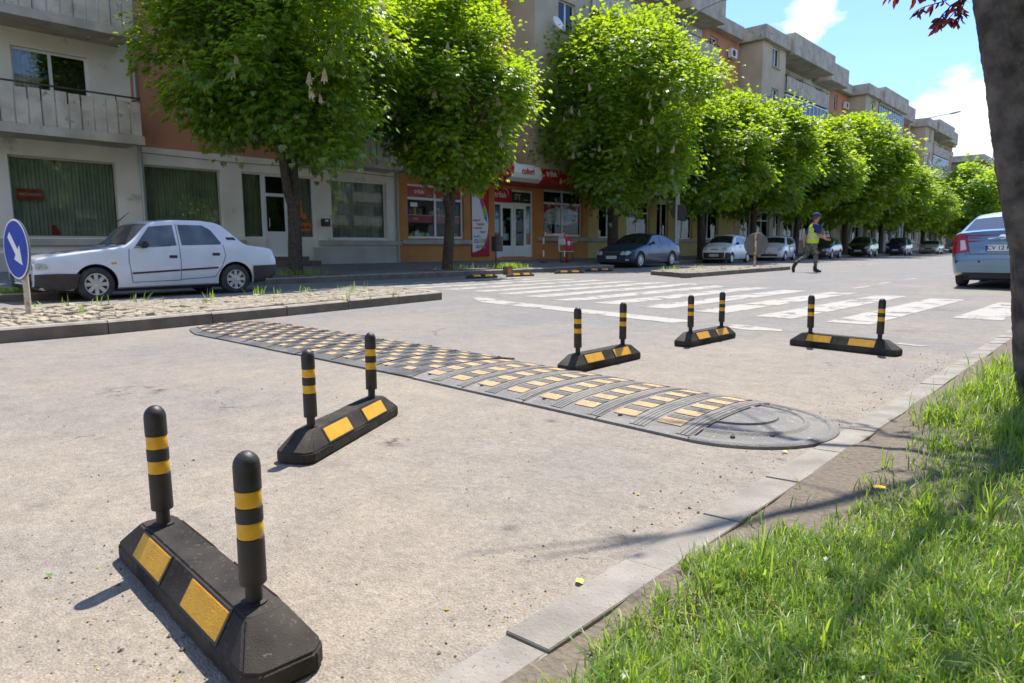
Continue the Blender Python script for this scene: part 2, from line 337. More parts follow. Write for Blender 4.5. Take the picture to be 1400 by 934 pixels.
# ------------------------------------------------------------------ mesh helpers
class MB:
    def __init__(s): s.v = []; s.f = []; s.m = []
    def add(s, vs, fs, mi=0):
        n = len(s.v); s.v += [tuple(v) for v in vs]; s.f += [tuple(i+n for i in f) for f in fs]; s.m += [mi]*len(fs)
    def box(s, x0, x1, y0, y1, z0, z1, mi=0, M_=None):
        vs = [Vector(p) for p in ((x0, y0, z0), (x1, y0, z0), (x1, y1, z0), (x0, y1, z0), (x0, y0, z1), (x1, y0, z1), (x1, y1, z1), (x0, y1, z1))]
        if M_: vs = [M_ @ v for v in vs]
        s.add(vs, [(0, 3, 2, 1), (4, 5, 6, 7), (0, 1, 5, 4), (1, 2, 6, 5), (2, 3, 7, 6), (3, 0, 4, 7)], mi)
    def quad(s, a, b, c, d, mi=0): s.add([a, b, c, d], [(0, 1, 2, 3)], mi)
    def prism(s, poly, z0, z1, mi=0, M_=None, mtop=None, ztop=None):
        n = len(poly); vs = [Vector((x, y, z0)) for x, y in poly]+[Vector((x, y, z1)) for x, y in poly]
        if M_: vs = [M_ @ v for v in vs]
        s.add(vs, [(i, (i+1) % n, n+(i+1) % n, n+i) for i in range(n)]+[tuple(range(n-1, -1, -1))], mi)
        k = len(s.v)-2*n; s.f.append(tuple(k+n+i for i in range(n))); s.m.append(mi if mtop is None else mtop)
    def lathe(s, prof, n=24, M_=None, mi=0, cap=True):   # prof: (r, z) list or (r,z,mat)
        vs = []; fs = []; base = len(s.v)
        for p in prof:
            for k in range(n):
                a = 2*math.pi*k/n; v = Vector((p[0]*math.cos(a), p[0]*math.sin(a), p[1])); vs.append(M_ @ v if M_ else v)
        s.v += [tuple(v) for v in vs]
        for i in range(len(prof)-1):
            mm = prof[i][2] if len(prof[i]) > 2 else mi
            for k in range(n):
                s.f.append((base+i*n+k, base+i*n+(k+1) % n, base+(i+1)*n+(k+1) % n, base+(i+1)*n+k)); s.m.append(mm)
        if cap:
            s.f.append(tuple(base+k for k in range(n-1, -1, -1))); s.m.append(mi)
            s.f.append(tuple(base+(len(prof)-1)*n+k for k in range(n))); s.m.append(prof[-1][2] if len(prof[-1]) > 2 else mi)
    def tube(s, pts, rad, n=8, mi=0, cap=True):
        pts = [Vector(p) for p in pts]; base = len(s.v); ref = Vector((.31, .2, .9)).normalized()
        if not hasattr(rad, '__len__'): rad = [rad]*len(pts)
        for i, p in enumerate(pts):
            t = (pts[min(i+1, len(pts)-1)]-pts[max(i-1, 0)]).normalized()
            if abs(t.dot(ref)) > .96: ref = Vector((1, 0, 0))
            a = t.cross(ref).normalized(); b = t.cross(a)
            for k in range(n):
                q = 2*math.pi*k/n; s.v.append(tuple(p+(a*math.cos(q)+b*math.sin(q))*rad[i]))
        for i in range(len(pts)-1):
            for k in range(n):
                s.f.append((base+i*n+k, base+i*n+(k+1) % n, base+(i+1)*n+(k+1) % n, base+(i+1)*n+k)); s.m.append(mi)
        if cap:
            s.f.append(tuple(base+k for k in range(n-1, -1, -1))); s.m.append(mi)
            s.f.append(tuple(base+(len(pts)-1)*n+k for k in range(n))); s.m.append(mi)
    def build(s, name, mats, parent=None, smooth=False, bevel=0, angle=35):
        if not isinstance(mats, (list, tuple)): mats = [mats]
        me = bpy.data.meshes.new(name); me.from_pydata(s.v, [], s.f)
        for q in mats: me.materials.append(MAT[q])
        me.polygons.foreach_set('material_index', s.m)
        bm = bmesh.new(); bm.from_mesh(me); bmesh.ops.recalc_face_normals(bm, faces=bm.faces)
        if bevel: bmesh.ops.bevel(bm, geom=[e for e in bm.edges if len(e.link_faces) == 2 and e.calc_face_angle(0) > .4], offset=bevel, segments=2, affect='EDGES', clamp_overlap=True)
        bm.to_mesh(me); bm.free()
        if smooth:
            me.polygons.foreach_set('use_smooth', [True]*len(me.polygons)); me.set_sharp_from_angle(angle=R(angle))
        o = bpy.data.objects.new(name, me); col.objects.link(o)
        if parent: o.parent = parent
        return o
def tag(o, label=None, cat=None, group=None, kind=None):
    if label: o['label'] = label
    if cat: o['category'] = cat
    if group: o['group'] = group
    if kind: o['kind'] = kind
    return o
def thing(name, label, cat, loc=(0, 0, 0), rz=0, group=None):
    o = bpy.data.objects.new(name, None); col.objects.link(o); o.location = loc; o.rotation_euler = (0, 0, rz); o.empty_display_size = .2
    return tag(o, label, cat, group)
def struct(o, label=None): return tag(o, label, None, None, 'structure')
def copy_tree(o, parent=None):
    c = o.copy(); col.objects.link(c); c.parent = parent
    if parent is not None: c.matrix_parent_inverse = o.matrix_parent_inverse
    for ch in [q for q in bpy.data.objects if q.parent == o and q != c]: copy_tree(ch, c)
    return c
def text_mesh(name, body, size, M_, mat, parent, depth=.004, align='CENTER', bold=0, sx=1, italic=0):
    cu = bpy.data.curves.new(name, 'FONT'); cu.body = body; cu.size = size; cu.align_x = align; cu.align_y = 'CENTER'; cu.extrude = depth; cu.offset = bold; cu.shear = italic
    o = bpy.data.objects.new(name, cu); col.objects.link(o)
    dg = bpy.context.evaluated_depsgraph_get(); me = bpy.data.meshes.new_from_object(o.evaluated_get(dg))
    bpy.data.objects.remove(o); me.transform(M_ @ Matrix.Diagonal((sx, 1, 1, 1))); me.materials.clear(); me.materials.append(MAT[mat])
    o = bpy.data.objects.new(name, me); col.objects.link(o); o.parent = parent; return o
# text plane facing +X, reading along +Y
def MX(x, y, z): return Matrix(((0, 0, 1, x), (1, 0, 0, y), (0, 1, 0, z), (0, 0, 0, 1)))
# facing -Y, reading along +X
def MYn(x, y, z): return Matrix(((1, 0, 0, x), (0, 0, -1, y), (0, 1, 0, z), (0, 0, 0, 1)))

# ------------------------------------------------------------------ ground, road, pavements
b = MB(); b.quad((-900, -300, -.06), (900, -300, -.06), (900, 1500, -.06), (-900, 1500, -.06)); struct(b.build('ground', 'terrain'))
b = MB()
b.quad((-17.6, -12, 0), (-.925, -12, 0), (-.925, 330, 0), (-17.6, 330, 0)); struct(b.build('road', 'asphalt'))
# far pavement, rising to the facades; kerb as a real step
def kerbline(b, pts, w, z0, z1, mi_side=0, mi_top=1, stones=1.0, lens=.012):
    for (a, c) in zip(pts[:-1], pts[1:]):
        a = Vector(a); c = Vector(c); L = (c-a).length; d = (c-a)/L; n = Vector((-d.y, d.x)); k = max(1, round(L/stones))
        for i in range(k):
            p = a+d*(L*i/k+.006); q = a+d*(L*(i+1)/k-.006); jz = random.uniform(-lens, lens)*.5; jn = random.uniform(-lens, lens)*.4
            p = p+n*jn; q = q+n*(jn+random.uniform(-.003, .003)); pp = p+n*w; qq = q+n*w
            e = .018
            lo = [(p.x, p.y, z0), (q.x, q.y, z0), (qq.x, qq.y, z0), (pp.x, pp.y, z0)]
            mid = [(p.x, p.y, z1-e+jz), (q.x, q.y, z1-e+jz), (qq.x, qq.y, z1-e+jz), (pp.x, pp.y, z1-e+jz)]
            p2 = p+n*e+d*.008; q2 = q+n*e-d*.008; pp2 = pp-n*.004; qq2 = qq-n*.004
            tp = [(p2.x, p2.y, z1+jz), (q2.x, q2.y, z1+jz), (qq2.x, qq2.y, z1+jz), (pp2.x, pp2.y, z1+jz)]
            vs = lo+mid+tp; fs = [(i_, (i_+1) % 4, 4+(i_+1) % 4, 4+i_) for i_ in range(4)]
            b.add(vs, fs, mi_side); b.add(vs, [(4+i_, 4+(i_+1) % 4, 8+(i_+1) % 4, 8+i_) for i_ in range(4)]+[(8, 9, 10, 11)], mi_top)
b = MB()
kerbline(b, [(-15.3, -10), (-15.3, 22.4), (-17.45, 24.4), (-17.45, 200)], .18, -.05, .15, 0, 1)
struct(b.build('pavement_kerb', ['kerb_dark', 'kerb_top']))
b = MB()
def strip(x0, x1, y0, y1, za, zb, mi=0, n=1): b.quad((x0, y0, za), (x1, y0, zb), (x1, y1, zb), (x0, y1, za), mi)
b.add([(-15.48, -10, .15), (-15.48, 22.4, .15), (-17.63, 24.4, .15), (-17.63, 330, .15), (-18.8, 330, .22), (-18.8, -10, .22)], [(0, 1, 2, 3, 4, 5)])
b.quad((-18.8, -10, .22), (-18.8, 330, .22), (-21.9, 330, .36), (-21.9, -10, .36))
struct(b.build('pavement', 'pavers'))
# soil squares under the street trees
b = MB()
for (x, y, w, l) in ((-16.25, 8.9, 1.2, 3.2), (-16.2, 15.3, 1.1, 3.6)):
    b.box(x-w/2, x+w/2, y-l/2, y+l/2, .1, .183)
struct(b.build('tree_pit_soil', 'soil'))
# grass verge spur left behind the white car
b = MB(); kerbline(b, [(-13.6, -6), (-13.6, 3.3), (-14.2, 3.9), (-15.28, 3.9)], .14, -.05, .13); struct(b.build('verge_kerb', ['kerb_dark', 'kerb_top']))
b = MB(); b.add([(-13.74, -6, .12), (-13.74, 3.3, .12), (-14.2, 3.76, .12), (-15.28, 3.76, .12), (-15.28, -6, .12)], [(0, 1, 2, 3, 4)]); struct(b.build('verge_soil', 'lawn_soil'))
# right flush kerb, soil strip and lawn
b = MB()
y = -.9
while y < 60:
    L = random.choice((.42, .46, .5)) if y < 12 else 1.0
    dz = random.uniform(-.002, .004); dx = random.uniform(-.006, .004); t = random.uniform(-.003, .003)
    e = .006
    vs = [(-.93+dx, y+.004, -.05), (-.81+dx, y+.004, -.05), (-.81+dx, y+L-.004, -.05), (-.93+dx, y+L-.004, -.05)]
    vs += [(-.93+dx, y+.0006, .006+dz), (-.81+dx, y+.0006, .012+dz), (-.81+dx, y+L-.0006, .012+dz+t), (-.93+dx, y+L-.0006, .006+dz+t)]
    b.add(vs, [(4, 5, 6, 7), (0, 1, 5, 4), (1, 2, 6, 5), (2, 3, 7, 6), (3, 0, 4, 7)]); y += L
struct(b.build('kerb_strip', 'kerb', bevel=.002))
bm = bmesh.new(); nx, ny = 70, 160; vv = {}
for i in range(nx+1):
    for j in range(ny+1):
        x = -.82 + 9.*(i/nx)**1.8; yy = -1.5 + 26*(j/ny)**1.25
        z = .010 + .04*min(1, (x+.82)/.8) + .022*noise.noise((x*3, yy*3, 1)) + .01*noise.noise((x*11, yy*11, 4))
        if i == 0: z = .009
        vv[i, j] = bm.verts.new((x, yy, z))
for i in range(nx):
    for j in range(ny): bm.faces.new((vv[i, j], vv[i+1, j], vv[i+1, j+1], vv[i, j+1]))
def near_soil():
    M_ = pm('verge_mix', (.1, .1, .1)); t = M_.node_tree; L = t.links.new; bs = t.nodes['Principled BSDF']
    tcn = _n(t, 'ShaderNodeTexCoord'); s = _n(t, 'ShaderNodeSeparateXYZ'); L(tcn.outputs['Object'], s.inputs[0])
    n = _n(t, 'ShaderNodeTexNoise'); n.inputs['Scale'].default_value = 5; n.inputs['Detail'].default_value = 6; L(tcn.outputs['Object'], n.inputs[0])
    f = fmath('MULTIPLY', fmath('ADD', fmath('ADD', s.outputs['X'], .52, nt_=t), fmath('MULTIPLY', fmath('SUBTRACT', n.outputs['Fac'], .5, nt_=t), .9, nt_=t), nt_=t), 6.0, True, nt_=t)
    n2 = _n(t, 'ShaderNodeTexNoise'); n2.inputs['Scale'].default_value = 60; n2.inputs['Detail'].default_value = 5; L(tcn.outputs['Object'], n2.inputs[0])
    a = _n(t, 'ShaderNodeMixRGB'); L(n2.outputs['Fac'], a.inputs[0]); a.inputs[1].default_value = (.07, .055, .04, 1); a.inputs[2].default_value = (.25, .20, .145, 1)
    c = _n(t, 'ShaderNodeMixRGB'); L(n2.outputs['Fac'], c.inputs[0]); c.inputs[1].default_value = (.03, .045, .012, 1); c.inputs[2].default_value = (.13, .14, .05, 1)
    mx = _n(t, 'ShaderNodeMixRGB'); L(f, mx.inputs[0]); L(a.outputs[0], mx.inputs[1]); L(c.outputs[0], mx.inputs[2]); L(mx.outputs[0], bs.inputs['Base Color'])
    bn = _n(t, 'ShaderNodeBump'); bn.inputs['Distance'].default_value = .012; bn.inputs['Strength'].default_value = .9; L(n2.outputs['Fac'], bn.inputs['Height']); L(bn.outputs[0], bs.inputs['Normal']); bs.inputs['Roughness'].default_value = .95
near_soil()
me = bpy.data.meshes.new('lawn'); bm.to_mesh(me); bm.free(); me.materials.append(MAT['verge_mix']); me.polygons.foreach_set('use_smooth', [True]*len(me.polygons))
lawn = bpy.data.objects.new('lawn_ground', me); col.objects.link(lawn); struct(lawn)
b = MB(); b.quad((-.815, 24.4, .02), (8.2, 24.4, .04), (8.2, 330, .04), (-.815, 330, .02)); b.quad((8.17, -1.5, .04), (60, -1.5, 0), (60, 330, 0), (8.17, 330, .04)); struct(b.build('far_lawn_ground', 'terrain'))

# road markings
b = MB()
def stripe(b, x, y0, y1, w, ragged=.02, sk=-.03):
    n = 22; vs = []
    for i in range(n+1):
        t = i/n; yy = y0+(y1-y0)*t; xo = x+(yy-y0)*-sk*.6
        vs += [(xo-w/2+random.uniform(-ragged, ragged)*.5, yy, .004), (xo+w/2+random.uniform(-ragged, ragged)*.5, yy, .004)]
    b.add(vs, [(2*i, 2*i+1, 2*i+3, 2*i+2) for i in range(n)])
for x, y0, y1 in ((-1.35, 9.1, 12.0), (-2.3, 7.75, 12.3), (-3.15, 7.85, 12.6), (-4.03, 8.0, 13.0), (-4.92, 8.13, 13.1), (-5.82, 8.3, 13.6), (-6.68, 8.4, 13.8), (-7.6, 8.7, 14.2), (-8.5, 9.0, 14.3)):
    stripe(b, x, y0, y1, .46)
for x in (-9.4, -10.35, -11.3, -12.2, -13.1): stripe(b, x, 9.2, 14.4, .42)
struct(b.build('crossing_stripes', 'road_paint'))
b = MB()
b.add([(-8.3, 7.95, .004), (-7.45, 7.35, .004), (-3.75, 6.6, .004), (-3.6, 6.95, .004), (-7.3, 7.75, .004), (-8.3, 8.2, .004)], [(0, 1, 2, 3, 4, 5)])
b.add([(-3.4, 6.75, .004), (-2.9, 6.5, .004), (-2.55, 6.6, .004), (-2.6, 6.75, .004), (-3.1, 6.9, .004)], [(0, 1, 2, 3, 4)])
b.add([(-2.3, 6.4, .004), (-2.0, 6.3, .004), (-1.75, 6.38, .004), (-2.1, 6.5, .004)], [(0, 1, 2, 3)])
b.add([(-1.5, 6.35, .004), (-1.3, 6.3, .004), (-1.25, 6.37, .004), (-1.48, 6.42, .004)], [(0, 1, 2, 3)])
struct(b.build('stop_line', 'road_paint'))
b = MB()
for i in range(12): stripe(b, -9.6, 25.5+i*9, 34+i*9 if i < 1 else 31+i*9, .12, .01, 0)
for y0, y1, x in ((14.4, 15.6, -4.2), (16.5, 17.4, -4.3), (19, 20, -4.35)): stripe(b, x, y0, y1, .1, .03, 0)
struct(b.build('lane_lines', 'road_paint'))

# ------------------------------------------------------------------ median islands
def island(name, poly, zt, mats, hole_pts=None):
    b = MB(); kerbline(b, poly+[poly[0]], .15, -.05, zt, 0, 1, .95, .018)
    o = b.build(name+'_kerb', mats, None); struct(o)
    c = Vector((sum(p[0] for p in poly)/len(poly), sum(p[1] for p in poly)/len(poly)))
    ins = []
    n = len(poly)
    for i in range(n):
        p0 = Vector(poly[i-1]); p1 = Vector(poly[i]); p2 = Vector(poly[(i+1) % n])
        d1 = (p1-p0).normalized(); d2 = (p2-p1).normalized(); n1 = Vector((-d1.y, d1.x)); n2 = Vector((-d2.y, d2.x))
        m_ = (n1+n2); m_ = m_/m_.length_squared*2; ins.append(p1+m_*.145)
    b = MB(); b.add([(p.x, p.y, zt-.015) for p in ins], [tuple(range(n))]); struct(b.build(name+'_bed', 'island_soil'))
    # cobbles
    b = MB(); xs = [p.x for p in ins]; ys = [p.y for p in ins]
    def inside(x, y):
        for i in range(n):
            a = ins[i]; c_ = ins[(i+1) % n]
            if (c_.x-a.x)*(y-a.y)-(c_.y-a.y)*(x-a.x) < .03: return False
        return True
    y = min(ys); row = 0
    while y < max(ys):
        x = min(xs)+(row % 2)*.07+random.uniform(-.02, .02)
        while x < max(xs):
            w = random.uniform(.085, .125); l = random.uniform(.08, .10)
            if inside(x, y) and random.random() < .965:
                loose = random.random() < (.35 if y < 2.7 else .02)
                a = random.uniform(-.12, .12)*(4 if loose else 1); hz = random.uniform(0, .006)+(.018 if loose else 0)
                Mx = Matrix.Translation((x, y, zt-.012+hz)) @ Matrix.Rotation(a, 4, 'Z') @ Matrix.Rotation(random.uniform(-.05, .05)*(5 if loose else 1), 4, 'X') @ Matrix.Rotation(random.uniform(-.04, .04)*(5 if loose else 1), 4, 'Y')
                w2, l2 = w/2-.006, l/2-.005; q = .008
                vs = [Mx @ Vector(p) for p in ((-w2, -l2, -.05), (w2, -l2, -.05), (w2, l2, -.05), (-w2, l2, -.05), (-w2, -l2, .012), (w2, -l2, .012), (w2, l2, .012), (-w2, l2, .012), (-w2+q, -l2+q, .022), (w2-q, -l2+q, .022), (w2-q, l2-q, .022), (-w2+q, l2-q, .022))]
                fs = [(i, (i+1) % 4, 4+(i+1) % 4, 4+i) for i in range(4)]+[(4+i, 4+(i+1) % 4, 8+(i+1) % 4, 8+i) for i in range(4)]+[(8, 9, 10, 11)]
                b.add(vs, fs)
            x += w
        y += .094; row += 1
    struct(b.build(name+'_cobbles', 'cobble'))
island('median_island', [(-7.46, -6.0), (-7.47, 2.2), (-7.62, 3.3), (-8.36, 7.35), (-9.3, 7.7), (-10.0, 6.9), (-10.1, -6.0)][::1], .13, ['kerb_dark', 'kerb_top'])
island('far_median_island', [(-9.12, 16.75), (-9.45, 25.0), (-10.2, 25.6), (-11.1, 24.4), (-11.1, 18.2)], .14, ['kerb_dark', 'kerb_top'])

# ------------------------------------------------------------------ grass
def blades(name, pts, hmin, hmax, w, mat, label, lean=.5, seed=1, zf=None):
    rng = np.random.default_rng(seed); n = len(pts)
    p = np.array(pts); h = rng.uniform(hmin, hmax, n); a = rng.uniform(0, 2*np.pi, n); ln = rng.uniform(.1, 1, n)**1.3*lean*h*1.5
    ww = w*rng.uniform(.6, 1.3, n); dx, dy = np.cos(a), np.sin(a); sx, sy = -dy, dx
    V_ = np.zeros((n, 7, 3))
    for k, (t, wf) in enumerate(((0, 1), (.4, .9), (.75, .6), (1, 0))):
        cx = p[:, 0]+dx*ln*t**1.8; cy = p[:, 1]+dy*ln*t**1.8; cz = p[:, 2]+h*(t-.25*t**2.5*(ln/(h+1e-6)))
        if k < 3:
            V_[:, 2*k, 0] = cx-sx*ww*wf/2; V_[:, 2*k, 1] = cy-sy*ww*wf/2; V_[:, 2*k, 2] = cz
            V_[:, 2*k+1, 0] = cx+sx*ww*wf/2; V_[:, 2*k+1, 1] = cy+sy*ww*wf/2; V_[:, 2*k+1, 2] = cz
        else: V_[:, 6, 0] = cx; V_[:, 6, 1] = cy; V_[:, 6, 2] = cz
    base = np.arange(n)*7
    quads = np.concatenate([np.stack([base, base+1, base+3, base+2], 1), np.stack([base+2, base+3, base+5, base+4], 1)])
    tris = np.stack([base+4, base+5, base+6], 1)
    me = bpy.data.meshes.new(name); me.vertices.add(n*7); me.vertices.foreach_set('co', V_.reshape(-1).astype(np.float32))
    nl = quads.size+tris.size; me.loops.add(nl); me.loops.foreach_set('vertex_index', np.concatenate([quads.reshape(-1), tris.reshape(-1)]).astype(np.int32))
    nf = len(quads)+len(tris); me.polygons.add(nf)
    ls = np.concatenate([np.arange(len(quads))*4, quads.size+np.arange(len(tris))*3]).astype(np.int32)
    me.polygons.foreach_set('loop_start', ls)
    me.update(calc_edges=True); me.validate(); me.materials.append(MAT[mat])
    me.polygons.foreach_set('use_smooth', [True]*len(me.polygons))
    o = bpy.data.objects.new(name, me); col.objects.link(o); tag(o, label, 'grass', None, 'stuff'); return o
def lawn_z(x, yy): return .010 + .04*min(1, (x+.82)/.8) + .022*noise.noise((x*3, yy*3, 1)) + .01*noise.noise((x*11, yy*11, 4))
rnd = random.Random(3); pts = []; tall = []
def dens(x, y):
    bare = max(0, 1-abs(y-2.6)/.9)*.17      # trodden bare patch beside the kerb
    e = .09 + bare + .10*noise.noise((y*2.3, x*1.5, 7)) + .08*noise.noise((y*9, x*9, 2))   # ragged edge of the sward
    d = x+.82-e
    if d < 0: return .035 if noise.noise((x*7, y*7, 9)) > .12 else 0
    return min(1, .35+d*5)*(.75+.5*noise.noise((x*4, y*4, 12)))
for (x0, x1, y0, y1, n) in ((-.8, .9, .55, 2.2, 62000), (-.8, -.1, .6, 1.9, 24000), (-.8, 2.4, 2.2, 4.6, 46000), (-.8, 3.2, 4.6, 9.5, 36000), (.9, 2.6, .5, 2.2, 5000)):
    for i in range(n):
        x = rnd.uniform(x0, x1); yy = rnd.uniform(y0, y1)
        if rnd.random() < dens(x, yy): pts.append((x, yy, lawn_z(x, yy)-.003))
blades('lawn_grass', pts, .02, .065, .0034, 'grass_blade', 'green mown grass covering the lawn beside the kerb', .75, 5)
for i in range(260):      # coarse taller tufts
    x = rnd.uniform(-.72, 2.2); yy = rnd.uniform(.8, 7)
    if rnd.random() < dens(x, yy)+.06:
        for k in range(rnd.randint(8, 26)):
            q = rnd.uniform(0, .035); a = rnd.uniform(0, 6.28); tall.append((x+q*math.cos(a), yy+q*math.sin(a), lawn_z(x, yy)-.004))
for cx, cy, nn in ((-.62, 3.55, 160), (-.5, 3.9, 120), (-.56, 4.35, 190), (-.42, 4.9, 200), (-.6, 4.75, 120), (-.35, 3.4, 150), (-.2, 3.9, 160), (-.62, 5.3, 90)):
    for k in range(nn):
        q = abs(rnd.gauss(0, .09)); a = rnd.uniform(0, 6.28); x = cx+q*math.cos(a); yy = cy+q*math.sin(a); tall.append((x, yy, lawn_z(x, yy)-.004))
blades('tall_grass', tall, .06, .16, .0055, 'grass_blade', 'taller coarse grass tufts growing around the dark tree trunk', .8, 9)
pm('straw', (.34, .27, .13), (.22, .18, .09), 30, .8)
ps = [p for p in pts if rnd.random() < .07]
blades('dry_grass', ps, .025, .06, .0038, 'straw', 'dry yellowed blades lying in the lawn beside the kerb', 1.3, 21)
pc = []
for i in range(90):
    x = rnd.uniform(-.68, 1.6); yy = rnd.uniform(.75, 5.5)
    if rnd.random() < dens(x, yy)*.8+.1:
        rr = rnd.uniform(.03, .1)
        for k in range(int(900*rr)): q = abs(rnd.gauss(0, rr)); a = rnd.uniform(0, 6.28); pc.append((x+q*math.cos(a), yy+q*math.sin(a), lawn_z(x, yy)-.004))
blades('broad_grass', pc, .035, .10, .0055, 'grass_blade', 'broader darker grass clumps scattered through the lawn', .9, 23)
# low broad leaves of clover and plantain
V9 = []
for i in range(2600):
    cx_ = rnd.uniform(-.7, 1.6); cy_ = rnd.uniform(.7, 5)
    if noise.noise((cx_*2.6, cy_*2.6, 33)) < .08 or rnd.random() > dens(cx_, cy_): continue
    z_ = lawn_z(cx_, cy_)+rnd.uniform(.012, .04); s_ = rnd.uniform(.006, .014); a = rnd.uniform(0, 6.28)
    for k in range(3):
        q = a+k*2.09; d = Vector((math.cos(q), math.sin(q), rnd.uniform(-.3, .3)))*s_; e = Vector((-math.sin(q), math.cos(q), 0))*s_*.45; c = Vector((cx_, cy_, z_)); V9.append((c, c+d*.6+e, c+d*1.2, c+d*.6-e))
b = MB()
for q in V9: b.add(q, [(0, 1, 2, 3)])
tag(b.build('clover', 'grass_blade'), 'low clover leaves mixed into the lawn', 'clover', None, 'stuff')
pv = [(rnd.uniform(-15.2, -13.8), rnd.uniform(-3, 3.7), .11) for i in range(7000)]
blades('verge_grass', pv, .05, .12, .012, 'grass_blade', 'bright green grass on the raised verge behind the white saloon', .6, 11)
pw = []
for i in range(26):
    x = rnd.uniform(-10, -7.7); yy = rnd.uniform(1.8, 7); 
    if rnd.random() < .5: x = -9.9+rnd.uniform(0, .25)
    for k in range(rnd.randint(3, 9)): pw.append((x+rnd.gauss(0, .03), yy+rnd.gauss(0, .03), .12))
for i in range(12):
    x = rnd.uniform(-11, -10.6); yy = rnd.uniform(18, 21)
    for k in range(9): pw.append((x+rnd.gauss(0, .04), yy+rnd.gauss(0, .04), .13))
blades('island_weeds', pw, .04, .2, .012, 'grass_blade', 'thin grass weeds growing between the island cobbles', .5, 13)
pk = []
for cy, nn in ((9.3, 260), (8.4, 120), (14.9, 90), (17.0, 420), (16.6, 200)):
    for k in range(nn): pk.append((-16.1+rnd.gauss(0, .25) if cy < 16 else -15.75+rnd.gauss(0, .12), cy+rnd.gauss(0, .35), .17))
blades('pavement_weeds', pk, .06, .24, .016, 'grass_blade', 'bright green weeds growing along the far kerb by the tree pits', .6, 17)

# ------------------------------------------------------------------ lane delimiters
def make_delimiter():
    t = thing('lane_delimiter', '', 'lane delimiter')
    # base: long truncated block with sloping ends; L along X
    L, W, h1, h2, tw, te = .425, .082, .042, .108, .042, .315
    b = MB(); c = .028
    def octo(l, w, c_): return [(-l+c_, -w), (l-c_, -w), (l, -w+c_), (l, w-c_), (l-c_, w), (-l+c_, w), (-l, w-c_), (-l, -w+c_)]
    lo = octo(L, W, c); mi_ = octo(L, W, c); tp = octo(te+.02, tw, .012)
    vs = [(x, y, .0) for x, y in lo]+[(x, y, h1) for x, y in mi_]+[(x, y, h2) for x, y in tp]
    fs = [(i, (i+1) % 8, 8+(i+1) % 8, 8+i) for i in range(8)]+[(8+i, 8+(i+1) % 8, 16+(i+1) % 8, 16+i) for i in range(8)]+[tuple(range(16, 24)), tuple(range(7, -1, -1))]
    b.add(vs, fs)
    b.build('base', 'rubber', t, smooth=True, bevel=.005, angle=30)
    # raised lip of the end panels
    # sloping side plane between (W,h1) and (tw,h2)
    sl = math.atan2(h2-h1, W-tw); n = Vector((0, math.sin(sl), math.cos(sl)))
    for sgn in (-1, 1):
        for cx in (-.17, .17):
            P = Vector((cx, sgn*(W+tw)/2, (h1+h2)/2)); nn = Vector((0, sgn*n.y, n.z)); tdir = Vector((0, -sgn*math.cos(sl), math.sin(sl))); xd = Vector((1, 0, 0))
            Mx = Matrix((xd, tdir, xd.cross(tdir) if sgn < 0 else tdir.cross(xd))).transposed().to_4x4()
            Mx = Matrix((xd, tdir, nn)).transposed().to_4x4(); Mx.translation = P
            b = MB(); b.box(-.100, .100, -.030, .030, -.004, .0035, 0, Mx); o = b.build('reflector', 'pad_yellow', t, bevel=.0015)
            b = MB()
            for (x0, x1, y0, y1) in ((-.107, .107, .0305, .035), (-.107, .107, -.035, -.0305), (-.107, -.1005, -.0305, .0305), (.1005, .107, -.0305, .0305)):
                b.box(x0, x1, y0, y1, -.006, .0022, 0, Mx)
            b.build('reflector_rim', 'rubber_post', o)
    for cx in (-.275, .275):
        b = MB(); Mx = Matrix.Translation((cx, 0, 0)) @ Matrix.Rotation(random.uniform(-.02, .02), 4, 'Y')
        prof = [(.026, .104), (.026, .112), (.0165, .113), (.0165, .150), (.0255, .1505), (.0265, .153), (.0262, .246), (.0245, .2465), (.0245, .280), (.0262, .2805), (.0262, .310), (.0245, .3105), (.0245, .345), (.0262, .3455), (.0262, .392)]
        prof += [(.0262*math.cos(q), .392+.030*math.sin(q)) for q in (R(18), R(36), R(54), R(72), R(85))]
        b.lathe(prof, 28, Mx); p = b.build('post', 'rubber_post', t, smooth=True, angle=40)
        for z0 in (.2485, .3125):
            b = MB(); b.lathe([(.0248, z0-.001), (.0253, z0), (.0253, z0+.0305), (.0248, z0+.0315)], 28, Mx); b.build('reflective_band', 'band_yellow', p, smooth=True)
    return t
DL = [((-1.538, .609), -3.2, 'nearest black rubber lane delimiter with two banded posts, in the lower left corner'),
      ((-2.536, 1.647), 118.8+180, 'black lane delimiter standing diagonally between the nearest one and the speed bump'),
      ((-2.768, 3.909), 91.1, 'black lane delimiter touching the far edge of the speed bump'),
      ((-2.767, 5.475), 89.1, 'black lane delimiter by the ragged end of the white stop line'),
      ((-1.722, 5.735), -9, 'black lane delimiter nearest the kerb on the right, long side towards the camera')]
proto = make_delimiter()
for i, ((x, y), a, lab) in enumerate(DL):
    o = proto if i == 0 else copy_tree(proto)
    o.location = (x, y, .003); o.rotation_euler = (0, 0, R(a)); o['label'] = lab; o['group'] = 'black and yellow lane delimiters on the near carriageway'

